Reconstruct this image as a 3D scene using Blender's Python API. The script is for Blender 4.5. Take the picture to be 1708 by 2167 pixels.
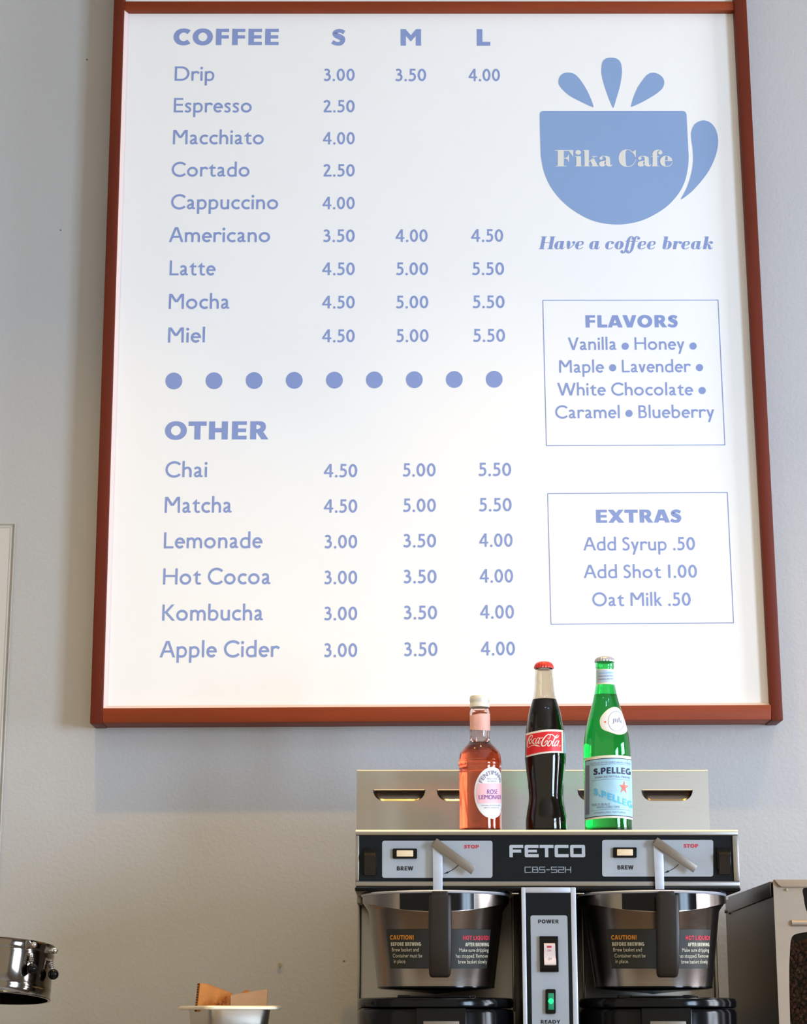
import bpy, bmesh, math, random
from mathutils import Vector, Matrix
from mathutils.geometry import tessellate_polygon
random.seed(7)
SC = bpy.context.scene
COL = SC.collection
for _o in list(bpy.data.objects):
    bpy.data.objects.remove(_o)

# ------------------------------------------------------------------ camera
FPX, PITCH, HCAM = 4265.0, math.radians(14.05), 1.45      # focal length in pixels of the 1708x2167 frame
CAM = Vector((0, 0, HCAM))
cam = bpy.data.cameras.new('camera')
cam.sensor_fit = 'HORIZONTAL'; cam.sensor_width = 36.0
cam.lens = 36.0 * FPX / 1708.0
cam.clip_start = 0.05; cam.clip_end = 50
camo = bpy.data.objects.new('camera', cam)
camo.location = CAM
camo.rotation_euler = (math.pi / 2 + PITCH, 0, 0)
COL.objects.link(camo)
SC.camera = camo

# ------------------------------------------------------------------ world, lights, exposure
SC.view_settings.view_transform = 'Standard'
SC.view_settings.look = 'None'
SC.view_settings.exposure = 0.0
SC.view_settings.gamma = 1.0
SC.view_settings.use_curve_mapping = False
SC.render.film_transparent = False
w = bpy.data.worlds.new('daylight'); SC.world = w; w.use_nodes = True
LIT = {'world': (0.80, 0.72, 0.55), 'win1': (150, 198, 258), 'win2': (86, 93, 108), 'down': (68, 42, 8), 'room': (3, 4.5, 8)}   # RGB strength of each light source
w.node_tree.nodes['Background'].inputs[0].default_value = (*[c / max(LIT['world']) for c in LIT['world']], 1)
w.node_tree.nodes['Background'].inputs[1].default_value = max(LIT['world'])

def area(name, loc, rot, sx, sy, rgb):
    l = bpy.data.lights.new(name, 'AREA'); l.shape = 'RECTANGLE'
    l.size = sx; l.size_y = sy; l.energy = max(rgb); l.color = [c / max(max(rgb), 1e-6) for c in rgb]
    o = bpy.data.objects.new(name, l); o.location = loc; o.rotation_euler = rot
    COL.objects.link(o); return o
WX = 3.2     # right wall
WINS = [(-0.9, 0.55), (1.9, 2.9)]
WZ0, WZ1 = 1.15, 2.65
for (y0, y1), key in zip(WINS, ('win1', 'win2')):   # daylight standing in the two side windows
    area('window_daylight', (WX + 0.05, (y0 + y1) / 2, (WZ0 + WZ1) / 2), (0, math.radians(90), 0), WZ1 - WZ0, y1 - y0, LIT[key])
def spot(name, loc, target, rgb, ang, blend, size):
    l = bpy.data.lights.new(name, 'SPOT'); l.energy = max(rgb); l.color = [c / max(max(rgb), 1e-6) for c in rgb]
    l.spot_size = math.radians(ang); l.spot_blend = blend; l.shadow_soft_size = size
    o = bpy.data.objects.new(name, l); o.location = loc
    o.rotation_euler = (Vector(target) - Vector(loc)).to_track_quat('-Z', 'Y').to_euler()
    COL.objects.link(o); return o
LAMPS = [(-1.35, 2.62), (-0.58, 2.62), (0.19, 2.62), (1.1, 2.62)]
ZLAMP = 3.55

# ------------------------------------------------------------------ pixel -> world on a vertical plane y = Y
CP, SP = math.cos(PITCH), math.sin(PITCH)
def at(x, y, Y):
    u = (x - 854.0) / FPX; v = -(y - 1083.5) / FPX
    d = Vector((u, CP - SP * v, SP + CP * v))
    return CAM + d * (Y / d.y)
def mpp(Y, y):
    """metres per photo pixel for something on plane Y at picture row y"""
    z = at(854, y, Y).z - HCAM
    return (Y * CP + z * SP) / FPX

# ------------------------------------------------------------------ materials
def lin(c):
    def f(v):
        v /= 255.0
        return v / 12.92 if v <= 0.04045 else ((v + 0.055) / 1.055) ** 2.4
    return (f(c[0]), f(c[1]), f(c[2]), 1)
def setin(b, names, v):
    for n in names:
        if n in b.inputs:
            b.inputs[n].default_value = v; return
def mat(name, rgb, rough=0.5, metal=0.0, var=0.0, scale=30, bump=0.0, bscale=200, stretch=(1, 1, 1), spec=None,
        trans=0.0, ior=None, coat=0.0, emit=None, aniso=0.0, rvar=0.0):
    m = bpy.data.materials.new(name); m.use_nodes = True
    nt = m.node_tree; b = nt.nodes['Principled BSDF']
    c = lin(rgb)
    b.inputs['Base Color'].default_value = c
    b.inputs['Roughness'].default_value = rough
    b.inputs['Metallic'].default_value = metal
    if spec is not None: setin(b, ['Specular IOR Level'], spec)
    if trans: setin(b, ['Transmission Weight'], trans)
    if ior: b.inputs['IOR'].default_value = ior
    if coat: setin(b, ['Coat Weight'], coat)
    if aniso: setin(b, ['Anisotropic'], aniso); setin(b, ['Anisotropic Rotation'], 0.25)
    if emit:
        setin(b, ['Emission Color'], lin(emit[0])); setin(b, ['Emission Strength'], emit[1])
    tc = nt.nodes.new('ShaderNodeTexCoord'); mp = nt.nodes.new('ShaderNodeMapping')
    mp.inputs['Scale'].default_value = stretch
    nt.links.new(tc.outputs['Object'], mp.inputs['Vector'])
    if var > 0 or rvar > 0:
        n = nt.nodes.new('ShaderNodeTexNoise'); n.inputs['Scale'].default_value = scale
        n.inputs['Detail'].default_value = 5
        nt.links.new(mp.outputs['Vector'], n.inputs['Vector'])
        if var > 0:
            r = nt.nodes.new('ShaderNodeValToRGB')
            r.color_ramp.elements[0].position = 0.3; r.color_ramp.elements[1].position = 0.7
            r.color_ramp.elements[0].color = tuple(k * (1 - var) for k in c[:3]) + (1,)
            r.color_ramp.elements[1].color = tuple(min(1, k * (1 + var)) for k in c[:3]) + (1,)
            nt.links.new(n.outputs['Fac'], r.inputs['Fac']); nt.links.new(r.outputs['Color'], b.inputs['Base Color'])
        if rvar > 0:
            mr = nt.nodes.new('ShaderNodeMapRange')
            mr.inputs['To Min'].default_value = max(0, rough - rvar); mr.inputs['To Max'].default_value = rough + rvar
            nt.links.new(n.outputs['Fac'], mr.inputs['Value']); nt.links.new(mr.outputs['Result'], b.inputs['Roughness'])
    if bump > 0:
        n2 = nt.nodes.new('ShaderNodeTexNoise'); n2.inputs['Scale'].default_value = bscale; n2.inputs['Detail'].default_value = 3
        nt.links.new(mp.outputs['Vector'], n2.inputs['Vector'])
        bp = nt.nodes.new('ShaderNodeBump'); bp.inputs['Strength'].default_value = bump; bp.inputs['Distance'].default_value = 0.002
        nt.links.new(n2.outputs['Fac'], bp.inputs['Height']); nt.links.new(bp.outputs['Normal'], b.inputs['Normal'])
    return m
M = {}
M['wall'] = mat('wall_paint', (187, 187, 188), 0.75, var=0.02, scale=3, bump=0.3, bscale=190, spec=0.25)
M['ceil'] = mat('ceiling_paint', (214, 208, 198), 0.9, var=0.02, scale=3)
M['room'] = mat('room_side_paint', (170, 160, 148), 0.9, var=0.05, scale=2)
M['floor'] = mat('floor_wood', (150, 116, 84), 0.5, var=0.15, scale=6, stretch=(1, 8, 1))
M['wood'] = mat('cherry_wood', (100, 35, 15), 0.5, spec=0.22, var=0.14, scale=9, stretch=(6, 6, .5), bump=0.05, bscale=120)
M['woodh'] = mat('cherry_wood_horizontal', (136, 57, 25), 0.5, spec=0.22, var=0.14, scale=9, stretch=(.5, 6, 6), bump=0.05, bscale=120)
M['board'] = mat('board_white', (245, 245, 245), 0.55, var=0.004, scale=8, spec=0.2)
M['strip'] = mat('board_lip_reflection', (222, 200, 194), 0.5, var=0.01, scale=8)  # pink of the frame's reflection is put into this colour
M['ink'] = mat('menu_blue_ink', (140, 157, 207), 0.6, var=0.01, scale=6, spec=0.1)
M['cup'] = mat('logo_blue_ink', (140, 166, 208), 0.6, var=0.015, scale=6, spec=0.1)
M['logoc'] = mat('logo_cream_ink', (224, 222, 216), 0.6, var=0.01, scale=6, spec=0.1)
M['steel'] = mat('brushed_steel', (158, 154, 150), 0.30, 1.0, var=0.03, scale=60, stretch=(0.5, 1, 25), rvar=0.06)
M['steelv'] = mat('brushed_steel_sheet', (138, 132, 125), 0.32, 1.0, var=0.025, scale=60, stretch=(0.3, 1, 25), rvar=0.04)
M['splash'] = mat('brushed_splash_steel', (166, 159, 150), 0.28, 1.0, var=0.012, scale=60, stretch=(0.3, 1, 40), rvar=0.015)
_nt = M['splash'].node_tree; _tg = _nt.nodes.new('ShaderNodeTangent'); _tg.direction_type = 'UV_MAP'; _tg.uv_map = 'grain'
_nt.links.new(_tg.outputs['Tangent'], _nt.nodes['Principled BSDF'].inputs['Tangent'])
_nt.nodes['Principled BSDF'].inputs['Anisotropic'].default_value = 0.93
M['edge'] = mat('edge_highlight_steel', (250, 236, 205), 0.55, 0.35, var=0.01, scale=30)  # cream of the warm lamp highlight painted into the edge colour
M['steels'] = mat('basket_steel', (138, 129, 122), 0.24, 1.0, var=0.03, scale=40, stretch=(1, 1, 30), rvar=0.05)
M['chrome'] = mat('chrome', (205, 203, 200), 0.08, 1.0, var=0.02, scale=10)
M['drum'] = mat('drum_steel', (128, 120, 112), 0.11, 1.0, var=0.03, scale=10)
M['gsteel'] = mat('grinder_steel', (118, 112, 106), 0.33, 1.0, var=0.05, scale=30, stretch=(12, 12, 0.5), rvar=0.06)
M['gfront'] = mat('grinder_front_paint', (168, 152, 136), 0.45, 0.5, var=0.03, scale=20)
M['black'] = mat('black_panel_film', (24, 28, 31), 0.4, spec=0.12, var=0.05, scale=30)
M['gloss'] = mat('black_gloss_plastic', (10, 11, 13), 0.14, spec=0.2, var=0.1, scale=20)
M['satin'] = mat('black_satin_plastic', (38, 31, 26), 0.40, spec=0.3, var=0.08, scale=60)
M['grey'] = mat('grey_label_film', (166, 172, 180), 0.45, var=0.02, scale=20)
M['letter'] = mat('silver_lettering', (178, 184, 192), 0.5, var=0.02, scale=20)
M['letter2'] = mat('dim_silver_lettering', (132, 142, 150), 0.5, var=0.02, scale=20)
M['inkb'] = mat('black_ink', (26, 26, 32), 0.6, var=0.05, scale=20)
M['red'] = mat('red_ink', (200, 40, 62), 0.6, var=0.03, scale=20)
M['lever'] = mat('lever_steel', (136, 127, 118), 0.42, 0.85, var=0.06, scale=60)
M['lever2'] = mat('lever_bright_steel', (196, 202, 216), 0.42, 0.6, var=0.06, scale=60)
M['amber'] = mat('amber_lens', (224, 202, 170), 0.3, emit=((255, 220, 170), 0.12), var=0.03, scale=80, coat=0.4)
M['white_rocker'] = mat('white_rocker', (232, 212, 208), 0.3, var=0.02, scale=60, coat=0.4)
M['green_lens'] = mat('green_lens', (20, 120, 90), 0.2, emit=((10, 170, 110), 0.25), var=0.05, scale=60)
M['green_glow'] = mat('green_glow', (20, 200, 120), 0.2, emit=((20, 255, 140), 0.9), var=0.05, scale=60)
M['sticker'] = mat('basket_sticker', (44, 44, 41), 0.45, spec=0.3, var=0.04, scale=30)
M['orange'] = mat('orange_ink', (214, 138, 34), 0.6, var=0.03, scale=20)
M['cream'] = mat('cream_ink', (206, 200, 176), 0.6, var=0.03, scale=20)
M['card'] = mat('brown_cardboard', (208, 132, 64), 0.85, var=0.08, scale=60, bump=0.2, bscale=300)
M['card2'] = mat('pale_cardboard', (196, 152, 112), 0.85, var=0.06, scale=60, bump=0.2, bscale=300)
M['cardd'] = mat('cardboard_flutes', (70, 36, 22), 0.9, var=0.2, scale=200)
M['panrim'] = mat('pan_rim_lit_steel', (240, 228, 205), 0.5, 0.7, var=0.02, scale=20)  # warm light from above put into the rim's cream colour
M['pan'] = mat('pan_steel', (225, 218, 208), 0.34, 1.0, var=0.02, scale=20, rvar=0.04)
M['bean'] = mat('coffee_bean', (64, 34, 20), 0.45, spec=0.15, var=0.35, scale=40)
M['beanback'] = mat('bean_bin_dark', (34, 25, 20), 0.7, var=0.2, scale=40)
M['counter'] = mat('counter_stone', (90, 86, 82), 0.4, var=0.15, scale=20)
M['ggreen'] = mat('green_glass', (105, 228, 150), 0.02, trans=1.0, ior=1.45, var=0.01, scale=5)
M['gclear'] = mat('clear_glass', (236, 246, 240), 0.02, trans=1.0, ior=1.45, var=0.005, scale=5)
M['pane'] = mat('bin_pane_plastic', (235, 232, 228), 0.02, trans=1.0, ior=1.15, var=0.005, scale=5)
M['gcola'] = mat('amber_tinted_glass', (232, 222, 206), 0.02, trans=1.0, ior=1.45, var=0.005, scale=5)
M['gpink'] = mat('pinkish_clear_glass', (250, 232, 226), 0.02, trans=1.0, ior=1.45, var=0.005, scale=5)
M['lgreen'] = mat('sparkling_water', (190, 245, 210), 0.0, trans=1.0, ior=1.33, var=0.01, scale=5)
M['lpink'] = mat('rose_liquid', (255, 126, 80), 0.0, trans=1.0, ior=1.33, var=0.02, scale=5)
M['lcola'] = mat('cola_liquid', (16, 7, 6), 0.1, var=0.05, scale=5, spec=0.1)
M['capred'] = mat('red_cap_paint', (226, 52, 36), 0.32, 0.2, var=0.03, scale=60, coat=0.4)
M['capsil'] = mat('silver_cap', (205, 200, 205), 0.3, 0.7, var=0.12, scale=120)
M['capcream'] = mat('cream_cap', (232, 226, 208), 0.38, 0.15, var=0.03, scale=60)
M['peach'] = mat('peach_paper', (243, 182, 166), 0.5, var=0.06, scale=40, bump=0.3, bscale=150)
M['paper'] = mat('label_paper', (232, 230, 230), 0.5, var=0.02, scale=40)
M['paperc'] = mat('label_cream_edge', (238, 232, 205), 0.5, var=0.02, scale=40)
M['pinkband'] = mat('label_pink', (246, 190, 196), 0.5, var=0.03, scale=40)
M['purple'] = mat('purple_ink', (118, 66, 150), 0.5, var=0.03, scale=40)
M['greyink'] = mat('grey_ink', (120, 124, 150), 0.5, var=0.03, scale=40)
M['lblue'] = mat('label_pale_blue', (162, 204, 222), 0.5, var=0.08, scale=60)
M['neckblue'] = mat('label_neck_blue', (190, 208, 226), 0.5, var=0.03, scale=60)
M['navy'] = mat('navy_ink', (26, 30, 78), 0.5, var=0.03, scale=40)
M['sky'] = mat('sky_ink', (84, 180, 222), 0.5, var=0.04, scale=40)
M['star'] = mat('star_ink', (236, 96, 66), 0.5, var=0.03, scale=40)
M['cokered'] = mat('label_red', (222, 22, 34), 0.4, var=0.03, scale=40)
M['cokewhite'] = mat('label_white', (238, 232, 220), 0.4, var=0.02, scale=40)
M['panelw'] = mat('access_panel_paint', (192, 190, 184), 0.6, var=0.01, scale=10)
M['speck'] = mat('wall_scuff', (110, 106, 96), 0.9, var=0.1, scale=100)
M['nail'] = mat('wall_nail', (160, 150, 126), 0.4, var=0.1, scale=100)

# ------------------------------------------------------------------ object helpers
def link(name, me, m=None, parent=None, smooth=None):
    o = bpy.data.objects.new(name, me)
    if m is not None: me.materials.append(m)
    COL.objects.link(o)
    if parent is not None: o.parent = parent
    if smooth is not None:
        me.polygons.foreach_set('use_smooth', [True] * len(me.polygons))
        if smooth < 180:
            try:
                me.set_sharp_from_angle(angle=math.radians(smooth))
            except Exception: pass
    return o
def tag(o, label, cat, group=None):
    o['label'] = label; o['category'] = cat
    if group: o['group'] = group
    return o
def thing(name, label, cat, loc=(0, 0, 0), group=None):
    o = bpy.data.objects.new(name, None); o.empty_display_size = 0.05
    o.location = loc; COL.objects.link(o); tag(o, label, cat, group)
    return o
def plabel(o, label):
    o['label'] = label; return o
def struct(o):
    o['kind'] = 'structure'; return o
def place(o):
    """move a child built in world coordinates so that it keeps its place under its parent"""
    p = o.parent
    if p is not None:
        bpy.context.view_layer.update()
        o.matrix_parent_inverse = p.matrix_world.inverted()
    return o
def from_py(name, vs, fs, m, parent=None, smooth=None, keep=True):
    me = bpy.data.meshes.new(name); me.from_pydata([tuple(v) for v in vs], [], fs); me.update()
    o = link(name, me, m, parent, smooth)
    if parent is not None and keep:
        q = parent; off = Vector((0, 0, 0))
        o.matrix_parent_inverse = WMI(parent)
    return o
def WMI(p):
    mw = Matrix.Identity(4); q = p
    chain = []
    while q is not None:
        chain.append(q); q = q.parent
    for q in reversed(chain):
        mw = mw @ (q.matrix_parent_inverse if q.parent else Matrix.Identity(4)) @ q.matrix_basis
    return mw.inverted()
def bm_obj(name, bm, m, parent=None, smooth=None):
    bmesh.ops.recalc_face_normals(bm, faces=bm.faces[:])
    me = bpy.data.meshes.new(name); bm.to_mesh(me); bm.free()
    o = link(name, me, m, parent, smooth)
    if parent is not None: o.matrix_parent_inverse = WMI(parent)
    return o
def add_box(bm, x0, x1, y0, y1, z0, z1, bev=0.0, seg=2):
    vs = [bm.verts.new(p) for p in [(x0, y0, z0), (x1, y0, z0), (x1, y1, z0), (x0, y1, z0), (x0, y0, z1), (x1, y0, z1), (x1, y1, z1), (x0, y1, z1)]]
    fs = [bm.faces.new([vs[i] for i in f]) for f in [(0, 1, 2, 3), (4, 7, 6, 5), (0, 4, 5, 1), (1, 5, 6, 2), (2, 6, 7, 3), (3, 7, 4, 0)]]
    if bev > 0:
        es = list({e for f in fs for e in f.edges})
        bmesh.ops.bevel(bm, geom=es, offset=bev, segments=seg, profile=0.5, affect='EDGES')
def box(name, x0, x1, y0, y1, z0, z1, m, parent=None, bev=0.0, seg=2, smooth=35):
    bm = bmesh.new(); add_box(bm, min(x0, x1), max(x0, x1), y0, y1, min(z0, z1), max(z0, z1), bev, seg)
    return bm_obj(name, bm, m, parent, smooth if bev > 0 else None)
def pbox(name, px0, py0, px1, py1, Yf, Yb, m, parent=None, bev=0.0, seg=2):
    """box whose front face covers a picture rectangle on plane Yf, running back to Yb"""
    ym = (py0 + py1) / 2
    return box(name, at(px0, ym, Yf).x, at(px1, ym, Yf).x, Yf, Yb, at(0, py1, Yf).z, at(0, py0, Yf).z, m, parent, bev, seg)
def poly_prism(bm, pts, back, bev=0.0):
    """pts: world points of the front outline; back: vector to the rear face"""
    fv = [bm.verts.new(p) for p in pts]; bv = [bm.verts.new(p + back) for p in pts]
    n = len(pts); fs = []
    tris = tessellate_polygon([pts])
    if n <= 4:
        fs.append(bm.faces.new(fv)); fs.append(bm.faces.new(bv[::-1]))
    else:
        for t in tris:
            try: fs.append(bm.faces.new([fv[i] for i in t])); fs.append(bm.faces.new([bv[i] for i in reversed(t)]))
            except ValueError: pass
    for i in range(n):
        j = (i + 1) % n; fs.append(bm.faces.new([fv[i], fv[j], bv[j], bv[i]]))
    if bev > 0:
        bmesh.ops.recalc_face_normals(bm, faces=bm.faces[:])
        es = [e for e in bm.edges if len(e.link_faces) == 2 and e.calc_face_angle(0) > 0.5]
        bmesh.ops.bevel(bm, geom=es, offset=bev, segments=2, profile=0.5, affect='EDGES')
def pprism(name, pp, Yf, depth, m, parent=None, bev=0.0, smooth=35):
    bm = bmesh.new(); poly_prism(bm, [at(x, y, Yf) for x, y in pp], Vector((0, depth, 0)), bev)
    return bm_obj(name, bm, m, parent, smooth if bev else None)
def rrect(x0, y0, x1, y1, r, n=5):
    pts = []
    for cx, cy, a0 in ((x1 - r, y0 + r, -90), (x1 - r, y1 - r, 0), (x0 + r, y1 - r, 90), (x0 + r, y0 + r, 180)):
        for k in range(n + 1):
            a = math.radians(a0 + 90 * k / n); pts.append((cx + r * math.cos(a), cy + r * math.sin(a)))
    return pts
def lathe_bm(bm, prof, c, n=64, a0=0, a1=360, cap=True, rot=None):
    """prof: list of (r, z); revolved about the vertical through c"""
    full = abs(a1 - a0) >= 360
    cnt = n if full else n + 1
    rings = []
    for r, z in prof:
        ring = []
        for k in range(cnt):
            a = math.radians(a0 + (a1 - a0) * k / n)
            ring.append(bm.verts.new((c[0] + r * math.cos(a), c[1] + r * math.sin(a), c[2] + z)))
        rings.append(ring)
    for i in range(len(rings) - 1):
        for k in range(n):
            k2 = (k + 1) % cnt
            bm.faces.new([rings[i][k], rings[i][k2], rings[i + 1][k2], rings[i + 1][k]])
    if cap and full:
        if prof[0][0] > 1e-5: bm.faces.new(rings[0][::-1])
        if prof[-1][0] > 1e-5: bm.faces.new(rings[-1])
    return rings
def lathe(name, prof, c, m, parent=None, n=64, smooth=40, **k):
    bm = bmesh.new(); lathe_bm(bm, prof, c, n, **k)
    bmesh.ops.remove_doubles(bm, verts=bm.verts[:], dist=1e-6)
    return bm_obj(name, bm, m, parent, smooth)
def tube_bm(bm, pts, r, n=10, caps=True):
    pts = [Vector(p) for p in pts]; rings = []
    up = Vector((0, 0, 1))
    for i, p in enumerate(pts):
        t = (pts[min(i + 1, len(pts) - 1)] - pts[max(i - 1, 0)]).normalized()
        s = t.cross(up)
        if s.length < 1e-3: s = t.cross(Vector((0, 1, 0)))
        s.normalize(); q = s.cross(t)
        rr = r[i] if isinstance(r, (list, tuple)) else r
        rings.append([bm.verts.new(p + (s * math.cos(2 * math.pi * k / n) + q * math.sin(2 * math.pi * k / n)) * rr) for k in range(n)])
    for i in range(len(rings) - 1):
        for k in range(n):
            bm.faces.new([rings[i][k], rings[i][(k + 1) % n], rings[i + 1][(k + 1) % n], rings[i + 1][k]])
    if caps: bm.faces.new(rings[0][::-1]); bm.faces.new(rings[-1])
def ball_bm(bm, c, r, sc=(1, 1, 1), seg=20, rings=12):
    bmesh.ops.create_uvsphere(bm, u_segments=seg, v_segments=rings, radius=1.0,
                              matrix=Matrix.Translation(c) @ Matrix.Diagonal((r * sc[0], r * sc[1], r * sc[2], 1)))
def cr(pts, closed=False, n=6):
    """Catmull-Rom through tuples (any length)"""
    P = [tuple(map(float, p)) for p in pts]; N = len(P); out = []
    rng = range(N) if closed else range(N - 1)
    for i in rng:
        if closed: p0, p1, p2, p3 = P[(i - 1) % N], P[i], P[(i + 1) % N], P[(i + 2) % N]
        else: p0, p1, p2, p3 = P[max(i - 1, 0)], P[i], P[i + 1], P[min(i + 2, N - 1)]
        for k in range(n):
            t = k / n
            out.append(tuple(0.5 * (2 * b + (c - a) * t + (2 * a - 5 * b + 4 * c - d) * t * t + (-a + 3 * b - 3 * c + d) * t ** 3) for a, b, c, d in zip(p0, p1, p2, p3)))
    if not closed: out.append(P[-1])
    return out
# ------------------------------------------------------------------ lettering: each glyph is drawn from strokes, built as flat mesh
class Ink:
    def __init__(s): s.v = []; s.f = []; s.lay = []; s.cur = 0
    def quadstrip(s, L, R):
        b = len(s.v); n = len(L)
        for a, c in zip(L, R): s.v += [a, c]
        s.lay += [s.cur] * (2 * n)
        for i in range(n - 1): s.f.append((b + 2 * i, b + 2 * i + 1, b + 2 * i + 3, b + 2 * i + 2))
    def path(s, pts, w):
        n = len(pts); L = []; R = []
        for i in range(n):
            a = pts[max(i - 1, 0)]; c = pts[min(i + 1, n - 1)]
            dx, dy = c[0] - a[0], c[1] - a[1]; l = math.hypot(dx, dy) or 1
            ww = (w[i] if isinstance(w, list) else w) / 2
            nx, ny = -dy / l * ww, dx / l * ww
            L.append((pts[i][0] + nx, pts[i][1] + ny)); R.append((pts[i][0] - nx, pts[i][1] - ny))
        s.quadstrip(L, R)
    def poly(s, pts):
        b = len(s.v); s.v += [tuple(p) for p in pts]; s.lay += [s.cur] * len(pts)
        for t in tessellate_polygon([[Vector((p[0], p[1], 0)) for p in pts]]): s.f.append(tuple(b + i for i in t))
    def dot(s, cx, cy, r, n=20, ry=None):
        ry = ry or r
        s.poly([(cx + r * math.cos(2 * math.pi * k / n), cy + ry * math.sin(2 * math.pi * k / n)) for k in range(n)])
def draw(ink, prims, S, fn):
    """prims in glyph units; fn maps glyph units to target 2-D"""
    t = Ink()
    for pi_, p in enumerate(prims):
        t.cur = pi_ % 12
        k = p[0]
        if k == 'L':
            x0, y0, x1, y1 = p[1:5]; w = p[5] if len(p) > 5 else S
            n = 5; t.path([(x0 + (x1 - x0) * i / n, y0 + (y1 - y0) * i / n) for i in range(n + 1)], w)
        elif k == 'H':
            x0, y0, x1, y1 = p[1:5]; w = p[5] if len(p) > 5 else S * 1.08
            n = 5; c = [(x0 + (x1 - x0) * i / n, y0 + (y1 - y0) * i / n) for i in range(n + 1)]
            t.quadstrip([(x - w / 2, y) for x, y in c], [(x + w / 2, y) for x, y in c])
        elif k == 'A':
            cx, cy, rx, ry, a0, a1 = p[1:7]; w = p[7] if len(p) > 7 else S
            n = max(6, int(abs(a1 - a0) / 10)); pts = []; ws = []
            for i in range(n + 1):
                a = math.radians(a0 + (a1 - a0) * i / n)
                pts.append((cx + rx * math.cos(a), cy + ry * math.sin(a)))
                ws.append(w if not isinstance(w, tuple) else w[1] + (w[0] - w[1]) * abs(math.cos(a)) ** 1.3)
            L = []; R = []
            for i, (x, y) in enumerate(pts):
                a = math.radians(a0 + (a1 - a0) * i / n); nx, ny = math.cos(a) * ry, math.sin(a) * rx
                l = math.hypot(nx, ny); nx /= l; ny /= l
                L.append((x + nx * ws[i] / 2, y + ny * ws[i] / 2)); R.append((x - nx * ws[i] / 2, y - ny * ws[i] / 2))
            t.quadstrip(L, R)
        elif k == 'P':
            pts = p[1]; w = p[2] if len(p) > 2 else S
            if isinstance(w, list): c = cr([(a[0], a[1], ww) for a, ww in zip(pts, w)]); t.path([(a[0], a[1]) for a in c], [a[2] for a in c])
            else: t.path(cr(pts), w)
        elif k == 'D': t.dot(p[1], p[2], p[3], ry=(p[4] if len(p) > 4 else None))
        elif k == 'F': t.poly(p[1])
        elif k == 'G': t.poly(cr(p[1], True, 5))
    b = len(ink.v)
    ink.v += [fn(x, y) for x, y in t.v]; ink.f += [tuple(b + i for i in f) for f in t.f]
    ink.lay += t.lay
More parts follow.
